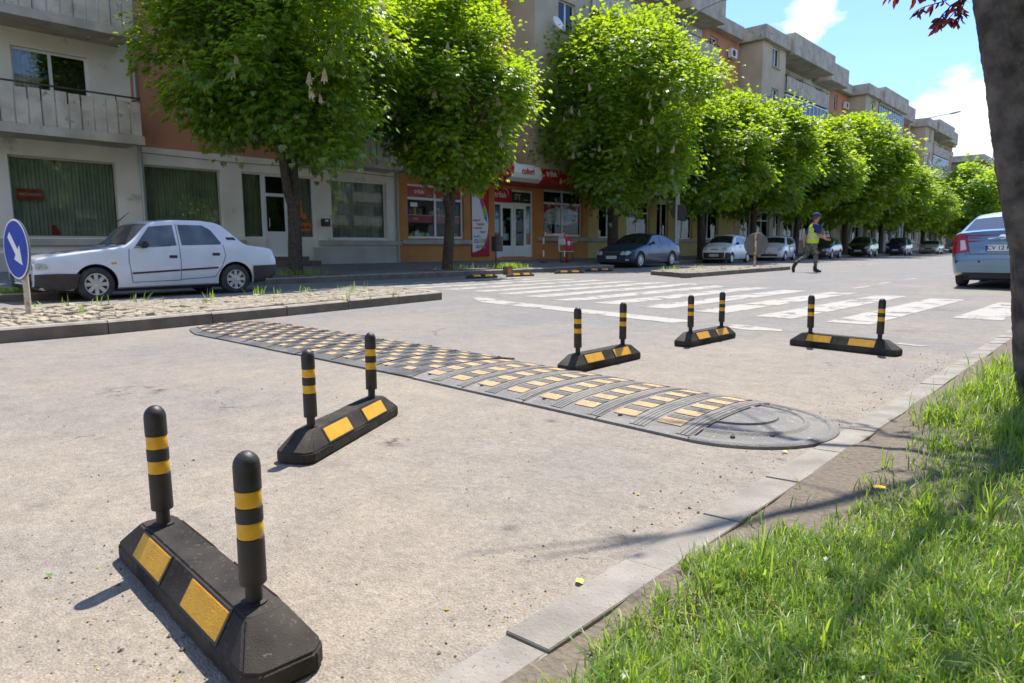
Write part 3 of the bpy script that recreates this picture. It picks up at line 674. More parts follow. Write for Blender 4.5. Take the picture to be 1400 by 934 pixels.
# small low wheel stops by the far kerb
def make_stop():
    t = thing('wheel_stop', '', 'wheel stop'); b = MB(); L = .5
    lo = [(-L, -.08), (L, -.08), (L, .08), (-L, .08)]; tp = [(-L+.12, -.045), (L-.12, -.045), (L-.12, .045), (-L+.12, .045)]
    vs = [(x, y, 0) for x, y in lo]+[(x, y, .04) for x, y in lo]+[(x, y, .1) for x, y in tp]
    b.add(vs, [(i, (i+1) % 4, 4+(i+1) % 4, 4+i) for i in range(4)]+[(4+i, 4+(i+1) % 4, 8+(i+1) % 4, 8+i) for i in range(4)]+[(8, 9, 10, 11)]); b.build('base', 'rubber', t, bevel=.004)
    for s in (-1, 1):
        for cx in (-.2, .2):
            b = MB(); b.quad((cx-.12, s*.077, .047), (cx+.12, s*.077, .047), (cx+.12, s*.05, .098), (cx-.12, s*.05, .098)); b.box(cx-.12, cx+.12, -.03, .03, .09, .104)
            b.build('reflector', 'pad_yellow', t)
    return t
ws = make_stop()
for i, (x, y, a, lab) in enumerate(((-13.75, 13.6, 80, 'leftmost low black and yellow wheel stop by the far kerb'), (-13.6, 15.05, 84, 'low black and yellow wheel stop under the small reddish box on the kerb'), (-13.85, 17.7, 62, 'low black and yellow wheel stop in front of the barrier tape'), (-14.3, 20.0, 60, 'low black and yellow wheel stop just left of the dark blue saloon'))):
    o = ws if i == 0 else copy_tree(ws); o.location = (x, y, .002); o.rotation_euler = (0, 0, R(a)); o['label'] = lab; o['group'] = 'low wheel stops along the far kerb'

# ------------------------------------------------------------------ speed bump
bump = thing('speed_bump', 'rubber speed bump with yellow patches lying across the near carriageway', 'speed bump', (-3.35, 3.15, 0))
def bump_part(name, x0, x1, ya, yb, hb, style, mats, parent, cols, rows, stag):
    # ya, yb : functions x -> near and far edge ; profile height
    b = MB(); hm = hb
    def P(x, t, e=0):   # t in 0..1 across
        y0, y1 = ya(x), yb(x); return (x, y0+(y1-y0)*t, .002+hm*(1-abs(2*t-1)**2.6)**.9*1.0+.006*(1 if 0 < t < 1 else 0)+e)
    T = [0, .0, .03, .08, .14, .22, .3, .4, .5, .6, .7, .78, .86, .92, .97, 1.0]
    xs = [x0, (x0+x1)/2, x1]; vs = []
    for x in xs:
        for k, t in enumerate(T):
            q = P(x, t)
            if k == 0: q = (q[0], q[1], 0)
            elif t == 0: q = (q[0], q[1], .012)
            elif t == 1: q = (q[0], q[1], .002)
            vs.append(q)
    n = len(T); b.add(vs, [(i*n+k, i*n+k+1, (i+1)*n+k+1, (i+1)*n+k) for i in range(2) for k in range(n-1)], 0)
    for x, fl in ((x0, 1), (x1, 0)):
        pass
    def patch(cx, t, wx, wt, mi, e=.004):
        a = [(cx-wx/2, t-wt/2), (cx, t-wt/2), (cx+wx/2, t-wt/2), (cx+wx/2, t+wt/2), (cx, t+wt/2), (cx-wx/2, t+wt/2)]
        top = [P(x, tt, e) for x, tt in a]; bot = [P(x, tt, -.004) for x, tt in a]
        b.add(top+bot, [(0, 1, 2, 3, 4, 5)]+[(i, (i+1) % 6, 6+(i+1) % 6, 6+i) for i in range(6)], mi)
    def rib(x, t0, t1, w, mi, e=.005, nn=10):
        vs = []
        for i in range(nn+1):
            t = t0+(t1-t0)*i/nn; vs += [P(x-w/2, t, -.003), P(x-w/2, t, e), P(x+w/2, t, e), P(x+w/2, t, -.003)]
        fs = []
        for i in range(nn):
            for k in range(3): fs.append((4*i+k, 4*i+k+1, 4*i+4+k+1, 4*i+4+k))
        b.add(vs, fs, mi)
    per = (x1-x0)/cols
    for ccol in range(cols):
        cx = x0+per*(ccol+.5)
        for r_ in range(rows):
            t = .07+(.86)*(r_+.5)/rows
            px = cx+(per*.5*(r_ % 2)-per*.25 if stag else -per*.12)
            if stag: patch(px, t, per*.38, .86/rows*.46, 1)
            else:
                patch(px, t, per*.5, .86/rows*.50, 1)
                for k in range(3):      # short ribs between the patches
                    tt = t+.86/rows*(.34+.11*k)
                    if tt < .95: patch(px, tt, per*.5, .86/rows*.07, 0, .0045)
        if stag:
            for k in range(3):
                for r_ in range(rows):
                    t = .07+.86*(r_+.5)/rows; xx = cx+per*(.5*((r_+1) % 2)-.25)+per*(.09*(k-1))
                    rib(xx, t-.86/rows*.38, t+.86/rows*.38, .004, 2, .0022, 3)
        else:
            for k in range(4): rib(cx+per*(.24+.085*k), .03, .97, per*.068, 0, .0035)
    rib(x1-.003, .01, .99, .005, 2, .0052)
    # bolts
    for (bx, bt) in ((x0+.08, .1), (x1-.08, .9)):
        c_ = Vector(P(bx, bt, .004)); b.lathe([(.011, -.004), (.011, .002), (.007, .002), (.006, -.001)], 14, Matrix.Translation(c_), 2)
    return b.build(name, mats, parent)
off = Vector(bump.location)
for i in range(8):
    x0 = -7.25+i*.486; x1 = x0+.483
    ja = random.uniform(-.012, .012)
    o = bump_part('segment', x0, x1, lambda x: 2.69-.016*(x+3.4)+ja*.5+(.35*max(0, (-6.75-x))**1.3), lambda x: 3.66-.042*(x+3.4)+ja-(.25*max(0, -6.75-x)**1.3), .034, 0, ['bump_dark', 'bump_pad', 'bump_groove'], bump, 2, 7, True)
    o.location = -off
for i in range(4):
    x0 = -3.36+i*.5; x1 = x0+.496
    o = bump_part('segment', x0, x1, lambda x: 2.685-.062*(x+3.36), lambda x: 3.60-.075*(x+3.36), .036, 1, ['bump_dusty', 'bump_pad', 'bump_groove'], bump, 2, 5, False)
    o.location = -off
# end cap : half oval with concentric ridges
b = MB(); cx, cy, rx, ry = -1.36, 2.995, .45, .435; nn = 40
def capz(r): return .004+.038*(1-r**2.3)
rings = [1.0, 1.0, .985, .93, .915, .90, .82, .74, .73, .715, .68, .665, .655, .55, .44, .43, .415, .38, .365, .355, .2, .0]
hz = [-.01, .008, .012, .013, .008, .0, 0, 0, 0, .009, .009, .0, 0, 0, 0, .009, .009, 0, 0, 0, 0, 0]
vs = []
for r_, dz in zip(rings, hz):
    for k in range(nn+1):
        a = -math.pi/2+math.pi*k/nn; vs.append((cx+rx*r_*math.cos(a), cy+ry*r_*math.sin(a), max(0, capz(r_)+dz)))
b.add(vs, [(i*(nn+1)+k, i*(nn+1)+k+1, (i+1)*(nn+1)+k+1, (i+1)*(nn+1)+k) for i in range(len(rings)-1) for k in range(nn)])
for (bx, by) in ((-1.22, 2.68), (-1.1, 2.8), (-1.22, 3.3)):
    r_ = math.hypot((bx-cx)/rx, (by-cy)/ry); b.lathe([(.011, -.004), (.011, .002), (.007, .002), (.006, -.001)], 14, Matrix.Translation((bx, by, capz(r_)+.004)), 1)
o = b.build('end_cap', ['bump_dusty', 'bump_groove'], bump, smooth=True, angle=50); o.location = -off

# ------------------------------------------------------------------ buildings
FX = -21.0
def wall(b, x, y0, y1, z0, z1, holes, mi=0, rev=.16):      # facade facing +X with openings and reveals
    ys = sorted({y0, y1, *[h[0] for h in holes], *[h[1] for h in holes]}); zs = sorted({z0, z1, *[h[2] for h in holes], *[h[3] for h in holes]})
    ys = [v for v in ys if y0 <= v <= y1]; zs = [v for v in zs if z0 <= v <= z1]
    for i in range(len(ys)-1):
        for j in range(len(zs)-1):
            cy, cz = (ys[i]+ys[i+1])/2, (zs[j]+zs[j+1])/2
            if any(h[0] < cy < h[1] and h[2] < cz < h[3] for h in holes): continue
            b.quad((x, ys[i], zs[j]), (x, ys[i+1], zs[j]), (x, ys[i+1], zs[j+1]), (x, ys[i], zs[j+1]), mi)
    for (a, c, d, e) in holes:
        r = x-rev
        b.quad((x, a, d), (r, a, d), (r, a, e), (x, a, e), mi); b.quad((x, c, d), (x, c, e), (r, c, e), (r, c, d), mi)
        b.quad((x, a, d), (x, c, d), (r, c, d), (r, a, d), mi); b.quad((x, a, e), (r, a, e), (r, c, e), (x, c, e), mi)
def window(parent, h, x, frame='pvc', glass='window_glass', nv=2, split=None, cur='curtain_white', name='window', fw_=.06, curt=.75):
    y0, y1, z0, z1 = h; xf = x-.12
    b = MB(); f = fw_
    b.box(xf-.05, xf, y0, y1, z0, z0+f); b.box(xf-.05, xf, y0, y1, z1-f, z1)
    b.box(xf-.049, xf+.001, y0, y0+f, z0+f, z1-f); b.box(xf-.049, xf+.001, y1-f, y1, z0+f, z1-f)
    for k in range(1, nv):
        yy = y0+(y1-y0)*k/nv; b.box(xf-.048, xf+.002, yy-f*.6, yy+f*.6, z0+f, z1-f)
    if split: b.box(xf-.047, xf+.003, y0+f, y1-f, split-f*.6, split+f*.6)
    w = b.build(name, frame, parent)
    b = MB(); b.box(xf-.034, xf-.028, y0+f*.5, y1-f*.5, z0+f*.5, z1-f*.5); b.build('pane', glass, w)
    if cur:
        b = MB(); n = max(6, int((y1-y0)/.045)); pts = [(xf-.16+(.018 if i % 2 else -.018)+.012*math.sin(i*1.7), y0+(y1-y0)*i/n) for i in range(n+1)]
        n2 = int(n*curt) if curt < 1 else n
        for i in range(n2):
            (xa, ya), (xb, yb) = pts[i], pts[i+1]; b.quad((xa, ya, z0-.02), (xb, yb, z0-.02), (xb, yb, z1+.02), (xa, ya, z1+.02))
        b.build('curtain', cur, w)
    return w
def balcony(parent, y0, y1, z, xf, x0, style='panel', glazed=False, ends=True):
    b = MB(); b.box(xf, x0-.002, y0, y1, z-.02, z+.14); b.box(xf-.03, xf+.04, y0-.03, y1+.03, z-.06, z+.16)
    s = b.build('balcony', 'concrete', parent)
    b = MB(); n = int((y1-y0)/.27)
    for i in range(n):
        a = y0+(y1-y0)*(i+.07)/n; c = y0+(y1-y0)*(i+.93)/n; j = random.uniform(-.015, .015)
        b.box(xf-.06+j, xf-.01+j, a, c, z+.17, z+1.02+random.uniform(-.015, .01))
    for yy in ((y0, y1) if ends else ()):
        k = max(2, int(abs(xf-x0)/.3))
        for i in range(k):
            a = xf-.1+(x0-xf+.1)*(i+.07)/k; c = xf-.1+(x0-xf+.1)*(i+.93)/k; b.box(min(a, c), max(a, c), yy-.02, yy+.03, z+.17, z+1.0)
    b.build('parapet_panels', 'concrete_panel', s)
    b = MB(); b.tube([(x0, y0, z+1.12), (xf-.03, y0, z+1.12), (xf-.03, y1, z+1.12), (x0, y1, z+1.12)], .025, 6)
    for i in range(0, n+1, 3): b.tube([(xf-.085, y0+(y1-y0)*i/n, z+.14), (xf-.085, y0+(y1-y0)*i/n, z+1.12)], .014, 5)
    b.build('railing', 'rail_metal', s)
    if glazed:
        b = MB(); k = int((y1-y0)/.75)
        for i in range(k+1): yy = y0+.05+(y1-y0-.1)*i/k; b.box(xf-.09, xf-.03, yy-.03, yy+.03, z+1.0, z+2.42)
        b.box(xf-.092, xf-.028, y0+.02, y1-.02, z+1.03, z+1.1); b.box(xf-.092, xf-.028, y0+.02, y1-.02, z+2.36, z+2.44)
        for yy in (y0+.02, y1-.06):
            b.box(x0, xf-.03, yy, yy+.04, z+2.36, z+2.44)
            for q in (.33, .66): b.box(x0+(xf-x0)*q, x0+(xf-x0)*q+.05, yy, yy+.04, z+1.0, z+2.4)
        g = b.build('glazing_frame', 'pvc', s)
        b = MB(); b.box(xf-.066, xf-.06, y0+.06, y1-.06, z+1.05, z+2.4)
        for yy in (y0+.035, y1-.045): b.box(x0, xf-.07, yy, yy+.006, z+1.02, z+2.38)
        b.build('glazing', 'window_glass', g)
    return s
def ac_unit(parent, y, z, x):
    b = MB(); b.box(x+.06, x+.34, y-.4, y+.4, z-.28, z+.28); o = b.build('air_conditioner', 'pvc', parent, bevel=.02)
    b = MB(); b.lathe([(.2, 0), (.2, .012), (.03, .014)], 20, Matrix.Translation((x+.342, y-.1, z)) @ Matrix.Rotation(R(90), 4, 'Y')); b.build('fan_grille', 'rim_dark', o)
def dish(parent, y, z, x):
    b = MB(); b.tube([(x, y, z-.3), (x+.35, y, z-.3), (x+.35, y, z-.05)], .02, 6)
    b.lathe([(.02, 0), (.18, .025), (.3, .08), (.31, .085), (.29, .09), (.17, .04), (.01, .015)], 20, Matrix.Translation((x+.38, y, z)) @ Matrix.Rotation(R(65), 4, 'Y') @ Matrix.Rotation(R(0), 4, 'Z')); b.build('satellite_dish', 'sign_white', parent, smooth=True)
FL = [3.72, 6.38, 8.98, 11.58, 14.15]

def ledge(parent, y0, y1, z=1.06, mat='ledge', x=FX):
    b = MB(); b.box(x-.02, x+.13, y0, y1, z-.09, z+.08); b.build('ledge', mat, parent, bevel=.01)

# --- block A : white ground floor, terracotta and balconies above
A = thing('apartment_building', 'building with white plaster ground floor and large curtained windows behind the white saloon', 'building', (-21, 4, .3))
def loc(o, root): o.location = -Vector(root.location); return o
class Root:      # lets parts be written in world coordinates under an empty placed at the thing's base
    pass
def fix(root):
    for ch in bpy.data.objects:
        if ch.parent == root: ch.location = -Vector(root.location)
ghA = [(4.27, 6.73, 1.17, 3.22), (7.43, 9.62, 1.17, 3.24), (10.28, 12.82, .62, 3.26), (13.47, 15.83, 1.2, 3.26), (.9, 3.4, 1.17, 3.2), (-2.6, .1, 1.17, 3.2), (-6.2, -3.5, 1.17, 3.2)]
b = MB(); wall(b, FX, -9, 16.34, .15, 3.72, [h if i != 2 else (10.28, 12.82, .62, 3.26) for i, h in enumerate(ghA)]); b.build('ground_floor_wall', 'white_plaster', A)
for i, h in enumerate(ghA):
    if i == 2: continue
    window(A, h, FX, 'frame_tan' if i != 3 else 'pvc', 'window_glass', 1, None, 'curtain_green' if i != 3 else 'curtain_white', curt=1, fw_=.05)
# shop door group with narrow windows either side
window(A, (10.28, 11.0, 1.2, 3.26), FX, 'pvc', 'window_glass', 1, None, 'curtain_green', curt=1, fw_=.05)
window(A, (11.85, 12.82, 1.2, 3.26), FX, 'pvc', 'window_glass', 1, None, 'curtain_white', curt=1, fw_=.05)
for (ya_, yb_) in ((10.28, 11.0), (11.85, 12.82)): b = MB(); b.box(FX-.17, FX-.03, ya_, yb_, .62, 1.2); b.build('apron_wall', 'white_plaster', A)
b = MB()
for (a, c, d, e) in ((11.0, 11.1, .62, 3.26), (11.75, 11.85, .62, 3.26), (11.1, 11.75, .62, .8), (11.1, 11.75, 1.3, 1.42), (11.1, 11.75, 2.55, 2.65), (11.1, 11.75, 3.18, 3.26)): b.box(FX-.16, FX-.1, a, c, d, e)
b.box(FX-.14, FX-.11, 11.1, 11.75, .8, 1.3)
d = b.build('door', 'pvc', A)
b = MB(); b.box(FX-.135, FX-.13, 11.1, 11.75, 1.42, 3.18); b.build('pane', 'window_glass', d)
b = MB(); b.tube([(FX-.1, 11.16, 1.55), (FX-.04, 11.16, 1.57), (FX-.04, 11.16, 1.85), (FX-.1, 11.16, 1.87)], .015, 6); b.build('handle', 'chrome', d)
# orange leaf-shaped sticker and writing in the right-hand door window
b = MB(); random.seed(4)
for k in range(13):
    yy = 12.32+random.gauss(0, .10); zz = 2.12+random.gauss(0, .22); s_ = random.uniform(.05, .1)
    b.add([(FX-.112-.0005*k, yy-s_, zz), (FX-.112-.0005*k, yy, zz-s_), (FX-.112-.0005*k, yy+s_, zz), (FX-.112-.0005*k, yy, zz+s_*1.3)], [(0, 1, 2, 3)])
for k in range(12): b.box(FX-.116, FX-.113, 11.98+.065*k, 12.03+.065*k, 1.62-(.03 if k % 3 else 0), 1.72+.03*(k % 2))
for k in range(9): b.box(FX-.116, FX-.113, 12.1+.065*k, 12.15+.065*k, 1.44, 1.54)
pm('sticker_orange', (.6, .12, .02), None, rough=.5); b.build('window_sticker', 'sticker_orange', A)
b = MB(); b.box(FX-.2, FX+.6, 10.7, 12.6, .3, .46); b.box(FX-.2, FX+.35, 10.9, 12.3, .46, .6); b.build('entrance_steps', 'step_stone', A)
ledge(A, 12.9, 16.42); ledge(A, -9, 10.26)
b = MB(); b.box(FX-.01, FX+.05, -9, 10.5, .2, .78); b.box(FX-.01, FX+.05, 12.7, 16.3, .2, .9); b.build('plinth', 'dull_plaster', A)
b = MB(); b.box(FX+.002, FX+.12, 13.02, 13.32, 1.62, 1.88); o = b.build('mailbox', 'black_plastic', A, bevel=.01)
b = MB(); b.box(FX+.12, FX+.124, 13.12, 13.24, 1.78, 1.84); b.build('name_label', 'sign_white', o)
b = MB(); b.box(FX+.002, FX+.14, 12.72, 12.98, 3.4, 3.72); b.build('alarm_siren', 'frame_tan', A, bevel=.02)
# red notice behind the first window and pinkish poster
b = MB(); b.box(FX-.175, FX-.17, 4.42, 5.0, 2.12, 2.4); o = b.build('window_notice', 'red_sign', A)
text_mesh('notice_text', 'INCHIRIERI', .1, MX(FX-.168, 4.72, 2.26), 'sign_white', o, .001)
b = MB(); b.quad((FX-.172, 5.1, 1.25), (FX-.172, 5.32, 1.25), (FX-.172, 5.2, 1.5), (FX-.172, 5.12, 1.5)); b.build('window_poster', 'red_sign', A)
# upper storeys
def uph(y, w, zo=.95, ze=2.25, door=False): return [(y, y+w, z+(.1 if door else zo), z+ze) for z in FL[:4]]
hs = [(4.55, 6.25, z+.85, z+2.15) for z in FL[:4]]+[(3.1, 3.9, z+.1, z+2.15) for z in FL[:4]]+[(-2, 0, z+.85, z+2.15) for z in FL[:4]]
b = MB(); wall(b, FX, -9, 7.25, 3.72, 14.15, hs); b.build('balcony_wall', 'white_plaster', A)
for h in hs: window(A, h, FX, 'pvc', 'window_glass', 2 if h[1]-h[0] > 1 else 1, None, 'curtain_white', curt=.4)
hs = [(8.9, 10.3, z+.95, z+2.25) for z in FL[:4]]+[(10.95, 11.6, z+1.1, z+2.0) for z in FL[1:4]]
b = MB(); wall(b, FX, 7.25, 12.0, 3.72, 14.15, hs); b.build('facade_wall', 'terracotta_plaster', A)
for h in hs: window(A, h, FX, 'pvc', 'window_glass', 2, None, 'curtain_white', curt=.5)
hs = [(12.6, 14.2, z+.85, z+2.15) for z in FL[:4]]+[(15.0, 15.8, z+.1, z+2.15) for z in FL[:4]]+[(17, 18.6, z+.85, z+2.15) for z in FL[:4]]
b = MB(); wall(b, FX, 12.0, 20.0, 3.72, 14.15, hs); b.build('balcony_wall', 'white_plaster', A)
for h in hs: window(A, h, FX, 'pvc', 'window_glass', 2 if h[1]-h[0] > 1 else 1, None, 'curtain_white', curt=.4)
hs = [(20.6, 21.9, z+.95, z+2.25) for z in FL[:4]]
b = MB(); wall(b, FX, 20.0, 22.54, 3.72, 14.15, hs); b.build('facade_wall', 'terracotta_plaster', A)
for h in hs: window(A, h, FX, 'pvc', 'window_glass', 2, None, 'curtain_white', curt=.4)
for z in FL[:4]:
    balcony(A, -3.5, 7.02, z-.08, -19.72, FX); balcony(A, 12.05, 15.9, z-.08, -19.72, FX, glazed=z > 8 and z < 10); balcony(A, 16.4, 19.9, z-.08, -19.72, FX)
b = MB(); b.box(-33, -21.9, -9, 22.5, .1, 14.1); b.box(-33, -19.9, -9.2, 22.5, 14.13, 15.1); b.build('roof', 'roof_felt', A)
for y_ in (7.34, 16.28): b = MB(); b.tube([(FX+.07, y_, .3), (FX+.07, y_, 14.1)], .05, 8); b.build('downpipe', 'lamp_grey', A)
b = MB(); b.tube([(FX+.02, 7.4, 3.55), (FX+.02, 10, 3.5), (FX+.02, 13, 3.56), (FX+.02, 16.2, 3.5)], .008, 4); b.build('cable', 'ink', A)
b = MB(); b.box(-33, -21.002, -9.25, -9.0, .1, 14.15); b.box(-21.9, -21.165, -9, 22.5, .1, .25)
for z in FL[:4]: b.box(-21.9, -21.2, -9, 22.5, z-.12, z+.02)
b.build('inner_floors', 'dark_room', A); fix(A)
# ---- paint shop ground floor
def shop_goods(parent, y0, y1, z, x, n):
    cols = ['red_sign', 'sign_white', 'sign_blue', 'band_yellow', 'vest', 'terracotta_plaster', 'paint_silver', 'black_plastic']
    for k in range(n):
        b = MB(); y = random.uniform(y0+.1, y1-.1); r = random.uniform(.06, .12); hh = random.uniform(.15, .32); xx = x-random.uniform(.1, .3)
        if random.random() < .6: b.lathe([(r*.95, z), (r, z+.01), (r, z+hh), (r*.9, z+hh+.01)], 12, Matrix.Translation((xx, y, 0)))
        else: b.box(xx-r, xx+r, y-r, y+r, z, z+hh)
        b.build('paint_tin', random.choice(cols), parent)
def swoosh_logo(parent, y, z, s, x, word='trilak'):
    o = text_mesh('logo_text', word, s, MX(x, y, z), 'sign_white', parent, .004, bold=.012*s)
    b = MB(); n = 14; vs = []
    for i in range(n+1):
        a = R(-30+165*i/n); w = .055*s*math.sin(math.pi*i/n)+.004
        for rr in (-w, w): vs.append((x+.003, y+s*.75+(s*.72+rr)*math.cos(a)*.9, z+s*.12+(s*.62+rr)*math.sin(a)))
    b.add(vs, [(2*i, 2*i+1, 2*i+3, 2*i+2) for i in range(n)]); b.build('logo_swoosh', 'sign_white', parent)
S = thing('paint_shop', 'orange shop with red and white signs and a white double door under the beige block', 'shop', (-21, 22, .35))
hS = [(16.82, 19.78, 1.24, 3.32), (21.6, 24.15, .44, 3.42), (24.9, 27.93, 1.4, 3.56)]
b = MB(); wall(b, FX, 16.34, 28.4, .15, 3.72, hS); b.build('shop_wall', 'orange_plaster', S)
ledge(S, 16.44, 20.1, 1.1, 'ledge'); ledge(S, 24.4, 28.5, 1.26, 'ledge')
w = window(S, hS[0], FX, 'pvc', 'shop_glass', 2, 2.78, None, 'shop_window', .08)
b = MB(); b.box(FX-.135, FX-.128, 16.9, 18.24, 2.84, 3.26); o = b.build('transom_sign', 'red_sign', S); swoosh_logo(o, 17.5, 3.05, .24, FX-.122)
b = MB(); b.box(FX-.135, FX-.128, 18.36, 19.7, 2.84, 3.26); o = b.build('transom_sign', 'red_sign', S); swoosh_logo(o, 19.0, 3.05, .24, FX-.122)
b = MB(); b.box(FX-.2, FX-.19, 16.9, 19.7, 1.86, 2.14); o = b.build('window_banner', 'red_sign', S)
text_mesh('banner_text', 'trilak', .13, MX(FX-.188, 17.35, 2.0), 'sign_white', o, .001); text_mesh('banner_text', 'trilak', .13, MX(FX-.188, 19.25, 2.0), 'sign_white', o, .001)
b = MB(); b.box(FX-.5, FX-.18, 16.85, 19.75, 1.22, 1.27); b.box(FX-.5, FX-.2, 16.85, 19.75, 2.13, 2.16); b.build('display_shelf', 'sign_white', S)
shop_goods(S, 16.9, 19.7, 1.27, FX-.15, 20); shop_goods(S, 16.9, 19.7, 2.16, FX-.18, 12)
b = MB()
for (y, z, q) in ((17.05, 2.62, 0), ): b.box(FX-.126, FX-.122, y, y+.35, z-.16, z)
b.build('window_notice', 'sign_white', S)
# tall painted banner
b = MB(); b.box(FX+.01, FX+.045, 20.16, 21.2, .5, 3.86); ban = b.build('banner', 'red_sign', S)
n = 26; pts = []
for i in range(n+1):
    t = i/n; z = .68+2.72*t; wmax = .96*(math.sin(math.pi*min(1, .5*(1.0) if t < .45 else .5+(t-.45)/.55*.44)))**.9 if t > .45 else .96*math.sqrt(max(0, 1-((.45-t)/.45)**2))**.8
    pts.append((wmax, z))
b = MB(); vs = []
for wv_, z in pts: vs += [(FX+.047, 20.19, z), (FX+.047, 20.19+max(.12, wv_), z)]
b.add(vs, [(2*i, 2*i+1, 2*i+3, 2*i+2) for i in range(n)]); b.build('banner_panel', 'sign_white', ban)
for k, cc in enumerate(((.85, .45, .03), (.03, .35, .75), (.6, .03, .3), (.2, .55, .05), (.02, .28, .6))):
    nm = 'rainbow_%s' % 'abcde'[k]; pm(nm, cc, None, rough=.5)
ribbon = [(20.3, 3.2), (20.52, 3.13), (20.72, 2.93), (20.88, 2.62), (21.0, 2.28), (21.08, 1.95)]
b = MB()
for i in range(5):
    (ya, za), (yb, zb) = ribbon[i], ribbon[i+1]; wa, wb = .03+.035*i, .03+.035*(i+1)
    if i == 4: wb = .02
    b.add([(FX+.05, ya-wa*.6, za-wa), (FX+.05, yb-wb*.6, zb-wb), (FX+.05, yb+wb*.3, zb+wb*.4), (FX+.05, ya+wa*.3, za+wa*.4)], [(0, 1, 2, 3)], [0, 1, 2, 3, 4][i])
b.build('rainbow_stroke', ['rainbow_'+c for c in 'abcde'], ban)
for wd, y, z, s_, mt in (('vopsele', 20.46, 2.02, .15, 'red_sign'), ('emailuri', 20.66, 1.86, .15, 'red_sign'), ('tencuieli', 20.5, 1.70, .15, 'red_sign'), ('lacuri', 20.82, 1.54, .15, 'red_sign'), ('în mii de', 20.46, 1.34, .11, 'sign_blue')):
    text_mesh('banner_text', wd, s_, MX(FX+.05, y, z), mt, ban, .001, bold=.004)
x_ = 20.36
for ch, mt in zip('culori', ('rainbow_c', 'rainbow_b', 'rainbow_a', 'rainbow_d', 'rainbow_e', 'rainbow_c')):
    text_mesh('banner_text', ch, .34, MX(FX+.05, x_, 1.17), mt, ban, .001, bold=.012); x_ += {'c': .16, 'u': .165, 'l': .12, 'o': .15, 'r': .1, 'i': .1}[ch]
x_ = 20.45
for ch, mt in zip('culoare', ('rainbow_c', 'rainbow_b', 'rainbow_a', 'rainbow_d', 'rainbow_e', 'rainbow_c', 'red_sign')):
    text_mesh('banner_text', ch, .25, MX(FX+.05, x_, .93), mt, ban, .001, bold=.01); x_ += {'c': .115, 'u': .1, 'l': .08, 'o': .12, 'a': .11, 'r': .08, 'e': .1}[ch]
swoosh_logo(ban, 20.72, 3.6, .2, FX+.05)
# door unit
b = MB()
for (a, c, d_, e) in ((21.6, 21.68, .44, 3.42), (24.07, 24.15, .44, 3.42), (21.68, 24.07, 3.34, 3.42), (21.68, 24.07, 2.74, 2.86), (21.68, 22.05, .44, 1.0), (23.72, 24.07, .44, 1.0)): b.box(FX-.15, FX-.07, a, c, d_, e)
for (a, c) in ((22.05, 22.87), (22.9, 23.72)):
    b.box(FX-.145, FX-.065, a, a+.12, .46, 2.74); b.box(FX-.145, FX-.065, c-.12, c, .46, 2.74); b.box(FX-.143, FX-.067, a+.12, c-.12, .46, .95); b.box(FX-.143, FX-.067, a+.12, c-.12, 2.6, 2.74)
dr = b.build('double_door', 'pvc', S)
b = MB(); b.box(FX-.115, FX-.108, 21.66, 24.1, .9, 2.76); b.build('pane', 'shop_glass', dr)
b = MB(); b.box(FX-.15, FX-.118, 21.7, 22.04, 1.0, 1.5); b.box(FX-.15, FX-.118, 23.73, 24.06, 1.0, 1.5); b.build('door_poster', 'red_sign', dr)
b = MB(); b.box(FX-.15, FX-.12, 21.7, 22.04, 1.52, 2.7); b.box(FX-.15, FX-.12, 23.73, 24.06, 1.52, 2.7); b.build('door_poster', 'paint_silver', dr)
b = MB()
for y in (22.83, 22.94): b.box(FX-.05, FX-.03, y-.012, y+.012, 1.3, 1.6)
b.build('handle', 'chrome', dr)
b = MB(); b.box(FX-.125, FX-.11, 21.68, 24.07, 2.86, 3.34); o = b.build('transom_sign', 'sign_dark', S)
text_mesh('sign_text', 'ЯT', .36, MX(FX-.105, 23.2, 3.1), 'frame_tan', o, .003, bold=.01); text_mesh('sign_text', 'novatel', .11, MX(FX-.105, 23.75, 3.02), 'frame_tan', o, .003)
b = MB(); b.box(FX-.05, FX-.02, 21.45, 22.72, 2.84, 3.52, 0); o = b.build('logo_sign', 'red_sign', S); swoosh_logo(o, 22.0, 3.16, .36, FX-.016)
shop_goods(S, 22.1, 23.7, 1.2, FX-.3, 9); shop_goods(S, 22.1, 23.7, 1.9, FX-.3, 7)
window(S, hS[2], FX, 'pvc', 'shop_glass', 2, 2.95, None, 'shop_window', .08)
b = MB(); b.box(FX-.18, FX-.17, 24.98, 27.85, 2.0, 2.9); o = b.build('window_poster', 'red_sign', S)
b = MB(); vs = [(FX-.167, 26.45+1.38*math.cos(a), 2.36+.42*math.sin(a)) for a in [2*math.pi*i/30 for i in range(30)]]; b.add(vs, [tuple(range(30))]); b.build('poster_panel', 'sign_white', o)
for wd, y, z, mt in (('trilak', 25.5, 2.72, 'red_sign'), ('vopsele', 25.7, 2.5, 'red_sign'), ('lacuri', 25.8, 2.35, 'red_sign'), ('culori', 25.75, 2.12, 'sticker_orange')): text_mesh('poster_text', wd, .16, MX(FX-.165, y, z), mt, o, .001)
b = MB()
for k in range(6): b.box(FX-.166, FX-.162, 26.65+.2*k, 26.8+.2*k, 2.12+.02*(k % 3), 2.45+.03*(k % 2))
b.build('poster_tins', 'sign_blue', o)
